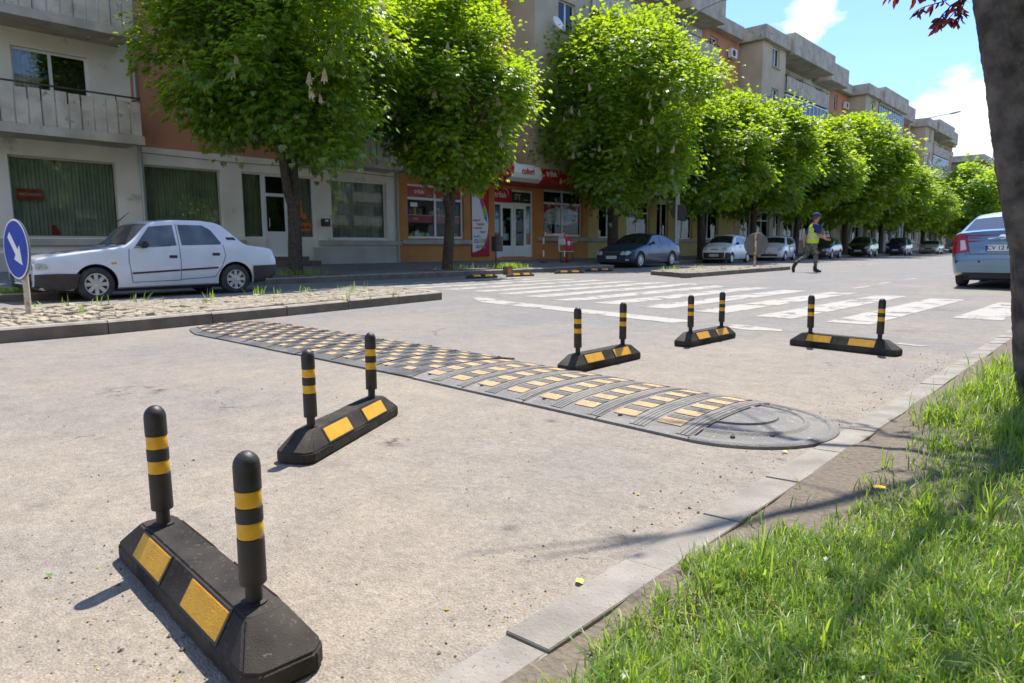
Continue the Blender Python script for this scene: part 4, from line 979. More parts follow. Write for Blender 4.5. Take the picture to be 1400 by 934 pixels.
# red fascia, curved outwards
b = MB(); prof = [(-20.99, 3.56), (-20.2, 3.56), (-19.75, 3.62), (-19.5, 3.76), (-19.42, 3.95), (-19.46, 4.2), (-19.6, 4.32), (-20.99, 4.32)]
def extr(b, prof, y0, y1, mi=0):
    n = len(prof); vs = [(x, y0, z) for x, z in prof]+[(x, y1, z) for x, z in prof]
    b.add(vs, [(i, (i+1) % n, n+(i+1) % n, n+i) for i in range(n)]+[tuple(range(n)), tuple(range(2*n-1, n-1, -1))], mi)
extr(b, [(x*1+0, z) for x, z in prof], 20.55, 24.95)
fas = b.build('fascia_sign', 'red_sign', S)
b = MB(); extr(b, [(-20.9, 3.6), (-19.8, 3.6), (-19.8, 4.2), (-20.9, 4.2)], 24.97, 28.6); b.build('fascia_sign', 'red_sign', S)
b = MB(); prof2 = [(-19.74, 3.615), (-19.49, 3.755), (-19.41, 3.95), (-19.45, 4.205), (-19.59, 4.325)]
for i in range(4):
    (xa, za), (xb, zb) = prof2[i], prof2[i+1]; sh = [.3, .2, .08, 0, -.02]
    b.quad((xa+.008, 21.2-sh[i], za), (xa+.008, 22.85+sh[i]*.6, za), (xb+.008, 22.85+sh[i+1]*.6, zb), (xb+.008, 21.2-sh[i+1], zb))
b.build('fascia_panel', 'sign_white', fas)
text_mesh('sign_text', 'culori', .34, MX(-19.395, 22.0, 4.02), 'red_sign', fas, .004, bold=.01)
swoosh_logo(fas, 23.55, 4.03, .36, -19.395)
b = MB(); b.box(-21.9, -21.165, 16.34, 28.4, .1, .3); b.box(-21.9, -21.6, 16.34, 28.4, .3, 3.72); b.box(-21.6, -21.165, 16.34, 28.4, 3.62, 3.72); b.build('inner_room', 'dark_room', S); fix(S)

# ---- residential blocks above and beyond
def block(c, label, ground=True, glaz=(0, 1, 3), gmat='yellow_plaster', first=False):
    T = thing('apartment_building', label, 'building', (-21, c, .3), 0, None)
    bx = -19.5
    # bay
    hb = [(c+1.55, c+2.75, z+1.2, z+2.45) for z in FL[:4]]
    b = MB(); wall(b, bx, c, c+3.8, 3.95, 14.1, hb)
    b.quad((bx, c, 3.95), (bx, c, 14.1), (-21.9, c, 14.1), (-21.9, c, 3.95)); b.quad((bx, c+3.8, 3.95), (-21.9, c+3.8, 3.95), (-21.9, c+3.8, 14.1), (bx, c+3.8, 14.1))
    b.quad((bx, c, 3.95), (-21.9, c, 3.95), (-21.9, c+3.8, 3.95), (bx, c+3.8, 3.95)); b.build('bay_wall', 'beige_plaster', T)
    for h in hb:
        w = window(T, h, bx, 'pvc', 'window_glass', 2, None, 'curtain_white', curt=.5)
        b = MB(); b.box(bx-.02, bx+.1, h[0]-.05, h[1]+.05, h[2]-.07, h[2]-.003); b.build('sill', 'concrete', w)
        b = MB(); b.box(bx-.9, bx-.6, h[0]-.3, h[1]+.3, h[2]-.3, h[3]+.3); b.build('inner_room', 'dark_room', T)
    # white section with big balconies
    hs = [(c+5.0, c+5.8, z+.1, z+2.2) for z in FL[:4]]+[(c+6.6, c+8.4, z+.85, z+2.2) for z in FL[:4]]+[(c+9.8, c+11.2, z+.85, z+2.2) for z in FL[:4]]
    b = MB(); wall(b, FX, c+3.8, c+12.6, 3.72, 14.15, hs); b.build('balcony_wall', 'white_plaster', T)
    for h in hs: window(T, h, FX, 'pvc', 'window_glass', 1 if h[1]-h[0] < 1 else 2, None, 'curtain_white', curt=.4)
    h3 = [(c+14.0, c+15.5, z+.85, z+2.2) for z in FL[:4]]
    b = MB(); wall(b, FX, c+12.6, c+17.2, 3.72, 14.15, h3); b.build('balcony_wall', 'white_plaster', T)
    for h in h3: window(T, h, FX, 'pvc', 'window_glass', 2, None, 'curtain_white', curt=.4)
    h4 = [(c+18.2, c+19.3, z+.95, z+2.2) for z in FL[:4]]
    b = MB(); wall(b, FX, c+17.2, c+22.3, 3.72, 14.15, h4); b.build('facade_wall', 'terracotta_plaster', T)
    for h in h4: window(T, h, FX, 'pvc', 'window_glass', 2, None, 'curtain_white', curt=.4)
    for i, z in enumerate(FL[:4]):
        balcony(T, c+3.85, c+12.3, z-.08, -19.35, FX, glazed=i in glaz)
        if i < 3 or first: balcony(T, c+12.9, c+17.0, z-.08, -19.7, FX, glazed=i == 1)
        ac_unit(T, c+21, z+1.6, FX)
    dish(T, c+4.4, FL[3]+1.7, FX); dish(T, c+1, FL[2]+1.2, bx)
    # roof edge
    b = MB()
    b.box(-21.5, -19.2, c-.3, c+3.95, 14.12, 15.0)
    b.box(-21.6, -19.0, c+4.0, c+12.2, 13.95, 15.35); b.box(-21.5, -20.5, c+12.25, c+13.1, 14.12, 14.95)
    b.box(-21.6, -19.5, c+13.1, c+17.2, 13.85, 15.25); b.box(-21.5, -20.5, c+17.25, c+21.95, 14.12, 14.95)
    b.build('roof_parapet', 'concrete', T, bevel=.02)
    b = MB(); b.box(-33, -21.7, c, c+22.25, .1, 14.6)
    for z in FL[:4]: b.box(-21.9, -21.2, c+3.8, c+22.28, z-.12, z+.02)
    b.build('roof', 'roof_felt', T)
    b = MB(); b.box(-21.9, -21.72, c, c+22.25, 14.6, 15.2); b.build('roof_upstand', 'concrete', T)
    y0 = 28.4 if first else c; y1 = c+22.3 if not first else 45.1
    hg = []; y = y0+.9; k = 0
    while y < y1-1.2:
        w_ = (1.8, 2.4, 1.3, 2.2, 2.8)[k % 5]
        if y+w_ > y1-.3: break
        door = k % 5 == 2
        hg.append((y, y+w_, .5 if door else 1.35, 3.4)); y += w_+.75; k += 1
    gm = [gmat, 'beige_plaster', 'terracotta_plaster']
    b = MB(); wall(b, FX, y0, y1, .15, 3.95, hg); b.build('ground_floor_wall', gmat, T)
    for i, h in enumerate(hg): window(T, h, FX, 'pvc', 'window_glass', 2, 2.75 if i % 2 else None, 'curtain_green' if i % 3 == 0 else 'curtain_white', 'shop_door' if h[2] < 1 else 'shop_window', .07, .5)
    ledge(T, y0, y1, 1.24)
    b = MB(); b.box(-21.9, -21.165, y0, y1, .1, .3); b.build('inner_floor', 'dark_room', T)
    for k, (yy, mt) in enumerate(((y0+6.5, 'sign_white'), (y0+12.5, 'red_sign'), (y0+3, 'sign_blue'))):
        if yy < y1-2 and not first or (first and yy < 44 and k < 2):
            b = MB(); b.box(FX+.01, FX+.12, yy, yy+2.4, 3.42, 3.9); b.build('shop_sign', mt, T)
    fix(T); return T
block(22.54, 'beige rendered block with overhanging bay above the red shop signs', first=True, glaz=(1,))
BLK = block(45.14, 'block with a grey balcony at roof level and boxy parapet, behind the middle trees', glaz=(2,), gmat='beige_plaster')
block(67.2, 'block with a white framed glazed top balcony, beyond the two tallest parapets', glaz=(3, 1), gmat='dull_plaster')
block(89.4, 'farthest grey block with the boxy parapet, where the street row ends', glaz=(0, 2), gmat='beige_plaster')
bpy.context.view_layer.update()
for y_, lab_ in ((12, 'unseen block of flats added opposite the white saloon for window reflections'), (35, 'unseen block of flats added opposite the orange shop for window reflections'), (58, 'unseen block of flats added opposite the blue saloon for window reflections')):
    q_ = copy_tree(BLK); q_.location = (26, y_, .3); q_.rotation_euler = (0, 0, math.pi); q_['label'] = lab_  # out-of-view copies added to give the facade windows something to reflect
Bk = thing('brick_building', 'low orange brick building at the far end of the street row', 'building', (-22, 150, 0))
b = MB(); hs = [(128+4*i, 129.6+4*i, z, z+1.3) for i in range(20) for z in (1.5, 4.5, 7.5, 10.5)]
wall(b, -20, 126, 210, 0, 13.6, hs); b.quad((-20, 126, 0), (-20, 126, 13.6), (-40, 126, 13.6), (-40, 126, 0)); b.build('wall', 'brick_wall', Bk)
b = MB(); b.box(-40, -20.9, 126.2, 210, 0, 13.5); b.build('inner_room', 'dark_room', Bk)
b = MB(); b.box(-40, -19.4, 125.4, 210, 13.6, 14.5); b.build('roof', 'concrete', Bk); fix(Bk)

# ------------------------------------------------------------------ trees
def leaflets(rng, C, dirs, size, n, droop=.6):
    """palmate leaves : five leaflets each, returns verts, faces"""
    V_ = []
    for i in range(n):
        p = C[i]; d = Vector(dirs[i]); d.z -= rng.uniform(0, droop); d.normalize()
        a = d.cross(Vector((rng.uniform(-.3, .3), rng.uniform(-.3, .3), 1))).normalized(); nn = a.cross(d)
        s = size*rng.uniform(.65, 1.25)
        for k in (-2, -1, 0, 1, 2):
            q = k*.62+rng.uniform(-.1, .1); ld = (d*math.cos(q)+a*math.sin(q)).normalized(); ls = s*(1-.16*abs(k)); ln = (nn+Vector((rng.uniform(-.3, .3), rng.uniform(-.3, .3), rng.uniform(-.3, .3))))
            sd = ld.cross(ln).normalized()*ls*.22; tip = p+ld*ls-Vector((0, 0, ls*.25)); mid = p+ld*ls*.62
            V_ += [p, mid+sd, tip, mid-sd]
    return V_
def crown_mesh(name, rx, rz, nclump, nleaf, size, mat, seed, holes=.25, lean=0, flat=.75):
    rng = random.Random(seed); pts = []; dirs = []
    cl = []
    for i in range(nclump):
        z = rng.uniform(-1, 1); a = rng.uniform(0, 2*math.pi); r = math.sqrt(1-z*z)
        u = Vector((r*math.cos(a), r*math.sin(a), z)); f = rng.uniform(.72, 1.0) if rng.random() < .8 else rng.uniform(.3, .7)
        f *= 1+.30*noise.noise(u*2.3+Vector((seed, 0, 0)))
        wx = rx*(1-.16*max(0, -z)-.16*max(0, z))*1.06 ; cl.append((Vector((u.x*wx*f, u.y*wx*f, u.z*rz*f)), u))
    for i in range(nleaf):
        c, u = cl[rng.randrange(nclump)]
        o = Vector((rng.gauss(0, 1), rng.gauss(0, 1), rng.gauss(0, .75))); o = o.normalized()*abs(rng.gauss(.0, .36))*rx*.28*1.35 if False else o*rx*.115
        p = c+o; pts.append(p); dd = (o.normalized()+u*.6+Vector((rng.uniform(-.5, .5), rng.uniform(-.5, .5), rng.uniform(-.2, .3)))); dirs.append(dd.normalized())
    vs = leaflets(rng, pts, dirs, size, nleaf)
    arr = np.array([tuple(v) for v in vs], dtype=np.float32); nf = len(vs)//4
    me = bpy.data.meshes.new(name); me.vertices.add(len(vs)); me.vertices.foreach_set('co', arr.reshape(-1))
    me.loops.add(nf*4); me.loops.foreach_set('vertex_index', np.arange(nf*4, dtype=np.int32)); me.polygons.add(nf); me.polygons.foreach_set('loop_start', np.arange(nf, dtype=np.int32)*4)
    me.update(calc_edges=True); me.materials.append(MAT[mat]); return me, cl
def trunk(b, h0, h1, r0, rx, rz, zc, seed, fork=True, n=9, bend=.15):
    rng = random.Random(seed); top = Vector((rng.uniform(-bend, bend), rng.uniform(-bend, bend), h1)); p = [Vector((0, 0, -.1)), Vector((0, 0, .12)), Vector((top.x*.3, top.y*.5, h1*.35)), Vector((top.x*.8, top.y*.8, h1*.7)), top]
    b.tube(p, [r0*1.5, r0*1.12, r0, r0*.92, r0*.85], n)
    if fork:
        f0 = p[2].lerp(p[3], .35); b.tube([f0, f0+Vector((.1, -.22, .5)), f0+Vector((.15, -.35, 1.4)), f0+Vector((.3, -.8, 2.6))], [r0*.75, r0*.68, r0*.55, r0*.3], n)
    for k in range(8):
        a = 2*math.pi*k/8+rng.uniform(-.3, .3); el = rng.uniform(.35, 1.2); L = rz*rng.uniform(.9, 1.3)
        d = Vector((math.cos(a)*math.cos(el)*rx/rz, math.sin(a)*math.cos(el)*rx/rz, math.sin(el))); s = top-Vector((0, 0, rng.uniform(0, .4)))
        q = [s, s+d*L*.3+Vector((0, 0, .1)), s+d*L*.65+Vector((0, 0, .3)), s+d*L+Vector((0, 0, .5))]; b.tube(q, [r0*.55, r0*.38, r0*.22, r0*.07], 7)
        for j in range(3):
            s2 = q[1]+(q[2]-q[1])*rng.random(); d2 = (d+Vector((rng.uniform(-.9, .9), rng.uniform(-.9, .9), rng.uniform(-.3, .6)))).normalized(); b.tube([s2, s2+d2*L*.25, s2+d2*L*.5], [r0*.2, r0*.12, r0*.04], 5)
def make_spike_mesh():
    b = MB(); rng = random.Random(2)
    for k in range(46):
        t = k/46; r = .055*(1-t)**.6; a = k*2.4; s = .016*(1-t*.5); c = Vector((r*math.cos(a), r*math.sin(a), .24*t))
        b.add([c+Vector((-s, 0, -s)), c+Vector((s, -s, 0)), c+Vector((0, s, s)), c+Vector((s, s, -s))], [(0, 1, 2), (0, 2, 3), (1, 2, 3), (0, 1, 3)])
    b.tube([(0, 0, -.05), (0, 0, .22)], [.01, .004], 5)
    me = bpy.data.meshes.new('flower_spike'); me.from_pydata(b.v, [], b.f); me.materials.append(MAT['flower_cream']); return me
spike = make_spike_mesh()
crowns = {}
def tree(x, y, h_base, top, r, label, key, tr=.17, leaf=.17, n=15000, spikes=0, seed=1, fork=2.4, z0=.16, mat='chestnut_leaf', clumps=230):
    T = thing('chestnut_tree', label, 'tree', (x, y, z0), 0, 'chestnut trees in a row along the far kerb')
    rz = (top-h_base)/2; zc = (top+h_base)/2-z0
    if key not in crowns: crowns[key] = (crown_mesh('crown', r, rz, clumps, n, leaf, mat, seed), r, rz)
    (me, cl), r0_, rz0 = crowns[key]
    o = bpy.data.objects.new('crown', me); col.objects.link(o); o.parent = T; o.location = (0, 0, zc); o.scale = (r/r0_, r/r0_, rz/rz0); o.rotation_euler = (0, 0, random.uniform(0, 6.28) if seed > 3 else 0)
    b = MB(); trunk(b, 0, h_base+rz*.25-z0, tr, r, rz, zc, seed); b.build('trunk', 'bark', T, smooth=True, angle=60)
    rng = random.Random(seed+50); k = 0
    while k < spikes:
        a = rng.uniform(R(-150), R(20)); z = rng.uniform(-.75, .75); rr = math.sqrt(1-z*z)*rng.uniform(.93, 1.03)
        s = bpy.data.objects.new('flower_spike', spike); col.objects.link(s); s.parent = T
        s.location = (r*rr*math.cos(a), r*rr*math.sin(a), zc+rz*z); s.rotation_euler = (rng.uniform(-.25, .25), rng.uniform(-.25, .25), rng.uniform(0, 6)); q = rng.uniform(.8, 1.25); s.scale = (q, q, q); k += 1
    return T
tree(-16.3, 9.3, 2.9, 9.2, 2.95, 'nearest chestnut tree, its forked trunk standing behind the tail of the white saloon', 'a', .17, .135, 42000, 34, 1, clumps=190)
tree(-16.25, 14.55, 2.9, 8.5, 2.62, 'chestnut tree with its slim trunk in front of the orange shop window', 'b', .16, .13, 38000, 22, 2, clumps=170)
tree(-17.9, 26.1, 2.5, 11.0, 3.95, 'big round chestnut tree whose trunk stands behind the dark blue saloon', 'c', .25, .165, 42000, 46, 3, clumps=230)
tree(-17.9, 34.6, 2.6, 9.2, 3.2, 'chestnut tree just right of the big round one, dark trunk beside the small white hatchback', 'd', .22, .2, 22000, 16, 4, clumps=130)
tree(-17.9, 41.0, 2.6, 9.6, 3.4, 'chestnut tree with its leaning trunk above the small white hatchback', 'd', .2, .27, 11000, 12, 5)
tree(-17.9, 48.0, 2.6, 9.4, 3.4, 'chestnut tree with its trunk just left of the worker in the yellow vest', 'd', .2, .27, 11000, 8, 6)
tree(-17.9, 58.5, 2.6, 10.9, 4.4, 'dense darker chestnut tree right of the worker, over the black hatchback', 'e', .24, .28, 17000, 0, 7, clumps=140)
tree(-17.9, 68.5, 2.6, 9.0, 3.8, 'chestnut tree over the dark blue compact car', 'e', .22, .34, 11000, 0, 8)
tree(-17.9, 76.0, 2.6, 8.2, 3.5, 'chestnut tree over the first of the glaring pale cars', 'e', .22, .34, 11000, 0, 9)
tree(-17.9, 84.0, 2.4, 6.8, 2.8, 'low chestnut tree ending the run of touching crowns', 'e', .22, .34, 11000, 0, 10)
tree(-17.4, 104.0, 2.4, 10.6, 5.6, 'round chestnut tree standing apart beyond the row of blocks', 'f', .25, .42, 10000, 0, 11, mat='far_leaf', clumps=120)
tree(-17.0, 124.0, 2.6, 10.8, 5.8, 'farther round chestnut tree behind the lone one, left of the silver saloon roof', 'f', .25, .42, 9000, 0, 12)
tree(-16.4, 148.0, 2.6, 11.5, 6.2, 'palest farthest tree at the end of the street', 'f', .25, .42, 9000, 0, 13)
for k_, (x_, y_, lab_) in enumerate(((7.5, 2, 'unseen leafy tree added opposite the white saloon for window reflections'), (8.5, 10, 'unseen leafy tree added opposite the entrance steps for window reflections'), (8, 18.5, 'unseen leafy tree added opposite the orange shop for window reflections'), (8.5, 28, 'unseen leafy tree added opposite the beige block for window reflections'), (8, -7, 'unseen leafy tree added behind the camera for window reflections'))):
    q_ = tree(x_, y_, 1.2, 10.5, 4.4, lab_, 'c', .22, .22, 1000, 0, 14+k_, z0=.03); q_['group'] = 'unseen trees added on the near side of the street for reflections'  # trees outside the view, added to appear in the window reflections

# dark trunk on the right with a red-leaved crown out of frame
E_ = [(1330, -20, 0), (1341, 60, 0), (1352, 130, 0), (1362, 215, 0), (1375, 300, 0), (1383, 350, 0), (1386, 410, 0), (1387, 470, 0), (1390, 520, 0), (1396, 548, 0), (1392, 562, 0)]
T = thing('plum_tree', 'dark knotty tree trunk leaning at the right edge with a spray of dark red leaves', 'tree', (0, 0, 0))
DEP = 3.6
pts = []; rad = []
rim_r = {0: .125, 60: .128, 130: .132, 215: .128, 300: .13, 350: .128, 410: .13, 470: .132, 520: .14, 548: .15, 562: .17}
for (px, py, _) in E_:
    rr = rim_r.get(max(0, py), .12); pts.append(atd(px+5, py, DEP)+r2*rr); rad.append(rr)
b3 = pts[-1]; T.location = (b3.x, b3.y, lawn_z(b3.x, b3.y))
nr = 90; bm = bmesh.new(); rings_ = []
def interp(t):
    f = t*(len(pts)-1); i = min(int(f), len(pts)-2); f -= i; return pts[i].lerp(pts[i+1], f), rad[i]*(1-f)+rad[i+1]*f
NS = 260
for i in range(NS+1):
    c, rr = interp(i/NS)
    ring = []
    for k in range(nr):
        a = 2*math.pi*k/nr; d = Vector((math.cos(a), math.sin(a), 0)); q = Vector((d.x*2, d.y*2, c.z*1.4))
        rr2 = rr*(1+.05*noise.noise(q*1.3)+.028*noise.noise(Vector((d.x*7, d.y*7, c.z*5)))+.05*abs(noise.noise(Vector((d.x*6, d.y*6, c.z*9+d.x*2))))+.035*noise.noise(Vector((d.x*16, d.y*16, c.z*20)))+.02*noise.noise(Vector((d.x*34, d.y*34, c.z*50))))
        ring.append(bm.verts.new(c+d*rr2))
    rings_.append(ring)
for i in range(NS):
    for k in range(nr): bm.faces.new((rings_[i][k], rings_[i][(k+1) % nr], rings_[i+1][(k+1) % nr], rings_[i+1][k]))
bmesh.ops.recalc_face_normals(bm, faces=bm.faces)
me = bpy.data.meshes.new('trunk'); bm.to_mesh(me); bm.free(); me.materials.append(MAT['bark_dark']); me.polygons.foreach_set('use_smooth', [True]*len(me.polygons))
o = bpy.data.objects.new('trunk', me); col.objects.link(o); o.parent = T; o.location = -T.location
topc = pts[0]; b = MB(); rng = random.Random(12)
d0 = (pts[0]-pts[2]).normalized(); up1 = topc+d0*.9
b.tube([topc-d0*.05, topc+d0*.4, up1], [.122, .11, .09], 12)
tips = []
for k in range(11):
    a = 2*math.pi*k/11+rng.uniform(-.2, .2); el = rng.uniform(.3, 1.1); d = Vector((math.cos(a)*math.cos(el), math.sin(a)*math.cos(el), math.sin(el))); L = rng.uniform(1.2, 1.9)
    q = [up1, up1+d*L*.4, up1+d*L*.8+Vector((0, 0, .15)), up1+d*L*1.1+Vector((0, 0, .1))]; b.tube(q, [.034, .022, .012, .004], 7); tips += q[1:]
    for j in range(4):
        s2 = q[1].lerp(q[3], rng.random()); d2 = (d+Vector((rng.uniform(-1, 1), rng.uniform(-1, 1), rng.uniform(-.3, .6)))).normalized(); e2 = s2+d2*rng.uniform(.3, .7); b.tube([s2, e2], [.009, .003], 5); tips.append(e2)
b.build('branches', 'bark_dark', T, smooth=True).location = -T.location
def oval_leaves(pts_, dirs, size, rng, w=.3):
    b = MB()
    for p, d in zip(pts_, dirs):
        d = Vector(d).normalized(); sd = d.cross(Vector((rng.uniform(-1, 1), rng.uniform(-1, 1), rng.uniform(-1, 1)))).normalized(); s = size*rng.uniform(.6, 1.2); nn = sd.cross(d)*s*.18*rng.uniform(-1, 1)
        b.add([p, p+d*s*.35+sd*s*w*.8+nn, p+d*s*.7+sd*s*w*.6+nn, p+d*s, p+d*s*.7-sd*s*w*.6+nn, p+d*s*.35-sd*s*w*.8+nn, p+d*s*.4, p+d*s*.7], [(0, 1, 6), (1, 2, 7, 6), (2, 3, 7), (3, 4, 7), (4, 5, 6, 7), (5, 0, 6)])
    return b
P_ = []; D_ = []
for i in range(6500):
    c = rng.choice(tips); p = c+Vector((rng.gauss(0, .2), rng.gauss(0, .2), rng.gauss(.1, .17)))
    cam_z = (p-Vector((0, 0, H))); dz = cam_z.dot(fw)
    if dz > .2 and 467-933*cam_z.dot(u2)/dz > -25: continue       # nothing hangs as low as the picture shows clear sky
    gs = p-sdir*(p.z/sdir.z)
    if gs.x < -.62+.25*rng.random() and rng.random() < .985: continue
    P_.append(p); D_.append((rng.gauss(0, 1), rng.gauss(0, 1), rng.gauss(-.3, .6)))
oval_leaves(P_, D_, .065, rng).build('crown', 'red_leaf', T).location = -T.location
# the spray of red leaves hanging into view
b = MB(); SPR = []
for path in ([(1400, -60), (1330, -18), (1290, 2), (1262, 10), (1250, 16)], [(1360, -50), (1325, -8), (1308, 14), (1296, 26), (1284, 36)], [(1345, -40), (1318, 4), (1312, 22), (1309, 34)], [(1300, -30), (1280, -8), (1240, -4), (1215, -6)], [(1330, -10), (1300, 8), (1286, 24), (1279, 36)]):
    q = [atd(x, y, 3.1+.05*math.sin(x)) for x, y in path]; b.tube(q, [.006, .004, .003, .002, .001][:len(q)], 5)
    P_ = []; D_ = []; SPR.append((P_, D_))
    for i in range(len(q)-1):
        for k in range(8 if path[0][0] != 1400 else 4):
            p = q[i].lerp(q[i+1], rng.random()); P_.append(p); D_.append(Vector((rng.gauss(0, .5), rng.gauss(0, .5), -.75))+r2*rng.gauss(-.15, .5))
o = b.build('twig', 'twig', T); o.location = -T.location
for P_, D_ in SPR: oval_leaves(P_, D_, .052, rng, .2).build('leaf_spray', 'red_leaf', T).location = -T.location

# ------------------------------------------------------------------ cars
def lerp_pts(P, u):
    if u <= P[0][0]: return P[0][1]
    for (a, za), (b_, zb) in zip(P[:-1], P[1:]):
        if u <= b_: return za+(zb-za)*(u-a)/(b_-a+1e-9)
    return P[-1][1]
def smoothed(P, L, w=.035):
    return lambda u: sum(lerp_pts(P, min(max(u+d, P[0][0]), P[-1][0]))*k for d, k in ((-w, .25), (-w/2, .25), (0, 0), (w/2, .25), (w, .25)))
def make_car(name, label, cat, S, group=None):
    """local frame: front at -Y, length along +Y, ground at z=0"""
    L, W, Hh = S['L'], S['W'], S['H']; wh = W/2
    top = smoothed(S['prof'], L); belt = lambda u: lerp_pts(S['belt'], u)
    bot = lambda u: lerp_pts(S.get('bot', [(0, .24), (.3, .2), (L-.4, .2), (L, .3)]), u)
    af, rf, ar, rr_ = S.get('plan', (.2, .7, .16, .6)); tum = S.get('tumble', .2)
    def plan(u): return 1-af*max(0, (rf-u)/rf)**2.6-ar*max(0, (u-(L-rr_))/rr_)**2.6
    def Wd(u, z):
        zb = bot(u); zl = belt(u); zm = zb+(zl-zb)*.55
        if z < zm: v = 1-.055*((zm-z)/(zm-zb))**2
        elif z < zl: v = 1-.035*((z-zm)/(zl-zm))**1.6
        else: v = .965-tum*(z-zl)/max(.1, (Hh-zl))
        return wh*plan(u)*v
    us = sorted({0, L, *[p[0] for p in S['prof']], *[L*i/56 for i in range(57)], .02, .05, .1, L-.02, L-.05, L-.1}); us = [u for i, u in enumerate(us) if i == 0 or u-us[i-1] > .006 or u == L]
    bm = bmesh.new(); rings = []
    for u in us:
        zt, zb = top(u), bot(u); r = min(S.get('fil', .07), (zt-zb)*.25)
        half = [(0, zb), (Wd(u, zb)*.55, zb), (Wd(u, zb)-.03, zb), (Wd(u, zb+.02), zb+.025)]
        for k in range(1, 11):
            z = zb+.025+(zt-r-zb-.025)*k/10; half.append((Wd(u, z), z))
        w0 = Wd(u, zt-r)
        for q in (22, 45, 68, 90): half.append((w0-r*1.3*(1-math.cos(R(q))), zt-r+r*math.sin(R(q))))
        w1 = half[-1][0]; cr = S.get('crown', .035)
        for q in (.75, .5, .25, 0): half.append((w1*q, zt+cr*(1-q*q)))
        ring = [bm.verts.new((x, u-L/2, z)) for x, z in half]+[bm.verts.new((-x, u-L/2, z)) for x, z in half[-2:0:-1]]
        rings.append(ring)
    n = len(rings[0])
    for i in range(len(rings)-1):
        for k in range(n): bm.faces.new((rings[i][k], rings[i][(k+1) % n], rings[i+1][(k+1) % n], rings[i+1][k]))
    bm.faces.new(rings[0]); bm.faces.new(rings[-1][::-1]); bmesh.ops.recalc_face_normals(bm, faces=bm.faces)
    bm.verts.ensure_lookup_table(); tree_ = BVHTree.FromBMesh(bm)
    T = thing(name, label, cat, (0, 0, 0), 0, group)
    me = bpy.data.meshes.new('body'); bm.to_mesh(me); bm.free(); me.materials.append(MAT[S['paint']]); me.materials.append(MAT['rim_dark'])
    body = bpy.data.objects.new('body', me); col.objects.link(body)
    # wheel arches cut out
    cb = MB(); wr = S['wr']
    for u in S['axles']:
        for s in (-1, 1):
            Mx = Matrix.Translation((s*(wh-.09), u-L/2, wr)) @ Matrix.Rotation(R(90), 4, 'Y')
            cb.lathe([(wr+.055, -.16), (wr+.055, .4)], 32, Mx)
    cut = cb.build('cut', 'rim_dark'); mo = body.modifiers.new('b', 'BOOLEAN'); mo.operation = 'DIFFERENCE'; mo.object = cut; mo.solver = 'EXACT'
    dg = bpy.context.evaluated_depsgraph_get(); me2 = bpy.data.meshes.new_from_object(body.evaluated_get(dg)); body.modifiers.clear(); body.data = me2; bpy.data.objects.remove(cut)
    me2.polygons.foreach_set('use_smooth', [True]*len(me2.polygons)); me2.set_sharp_from_angle(angle=R(38)); body.parent = T
    def overlay(nm, poly, axis, mat, off=.005, parent=None, cuts=3, both=True, s=1, build=True, flat=None):
        """poly in (u,z) for side, (v,z) for front/rear, (v,u) for top; draped on the body and given a little thickness"""
        o = None
        for sg in ((1, -1) if (axis == 'side' and both) else (s,)):
            bm2 = bmesh.new(); vs = [bm2.verts.new((p[0], p[1], 0)) for p in poly]; bm2.faces.new(vs)
            bmesh.ops.triangulate(bm2, faces=bm2.faces); 
            for _ in range(cuts): bmesh.ops.subdivide_edges(bm2, edges=[e for e in bm2.edges if e.calc_length() > .05], cuts=1, use_grid_fill=True)
            bad = []
            for v in bm2.verts:
                a, c = v.co.x, v.co.y
                if axis == 'side': org, d = Vector((sg*3, a-L/2, c)), Vector((-sg, 0, 0))
                elif axis == 'front': org, d = Vector((a, -L, c)), Vector((0, 1, 0))
                elif axis == 'rear': org, d = Vector((a, L, c)), Vector((0, -1, 0))
                else: org, d = Vector((a, c-L/2, 4)), Vector((0, 0, -1))
                h = tree_.ray_cast(org, d)
                if h[0] is None: bad.append(v); continue
                nn = h[1] if h[1].dot(d) < 0 else -h[1]; v.co = h[0]+nn*off
            if bad: bmesh.ops.delete(bm2, geom=bad, context='VERTS')
            bmesh.ops.recalc_face_normals(bm2, faces=bm2.faces)
            mm = bpy.data.meshes.new(nm); bm2.to_mesh(mm); bm2.free(); mm.materials.append(MAT[mat]); mm.polygons.foreach_set('use_smooth', [True]*len(mm.polygons))
            o = bpy.data.objects.new(nm, mm); col.objects.link(o); o.parent = parent or T
        return o
    S['overlay'] = overlay
    # glass
    wcol = S.get('glass', 'car_glass')
    ws0, ws1, rw0, rw1 = S['ws']
    def topglass(nm, u0, u1, i0=.07, i1=.09, m_=wcol, w0=None):
        za, zb = top(u0), top(u1); wa = Wd(u0, za-.06)-i0; wb = Wd(u1, zb-.06)-i1
        return overlay(nm, [(-wa, u0), (wa, u0), (wb, u1), (-wb, u1)], 'top', m_, .004, cuts=4)
    topglass('windscreen', ws0, ws1); topglass('rear_window', rw0, rw1)
    for p in S['win']: overlay('side_window', p, 'side', wcol, .004)
    for p in S.get('trim', []): overlay('trim', p[0], 'side', p[1], p[2] if len(p) > 2 else .006)
    for p in S.get('seam', []):
        for (a, c) in zip(p[:-1], p[1:]):
            d = Vector((c[0]-a[0], c[1]-a[1])).normalized()*.005; nrm = Vector((-d.y, d.x)); overlay('door_seam', [(a[0]+nrm.x, a[1]+nrm.y), (c[0]+nrm.x, c[1]+nrm.y), (c[0]-nrm.x, c[1]-nrm.y), (a[0]-nrm.x, a[1]-nrm.y)], 'side', 'seam', .0025, cuts=3)
    for (nm, poly, mt, off) in S.get('front', []):
        for q in ((1, -1) if min(p[0] for p in poly) > .02 else (1,)): overlay(nm, [(p[0]*q, p[1]) for p in poly], 'front', mt, off)
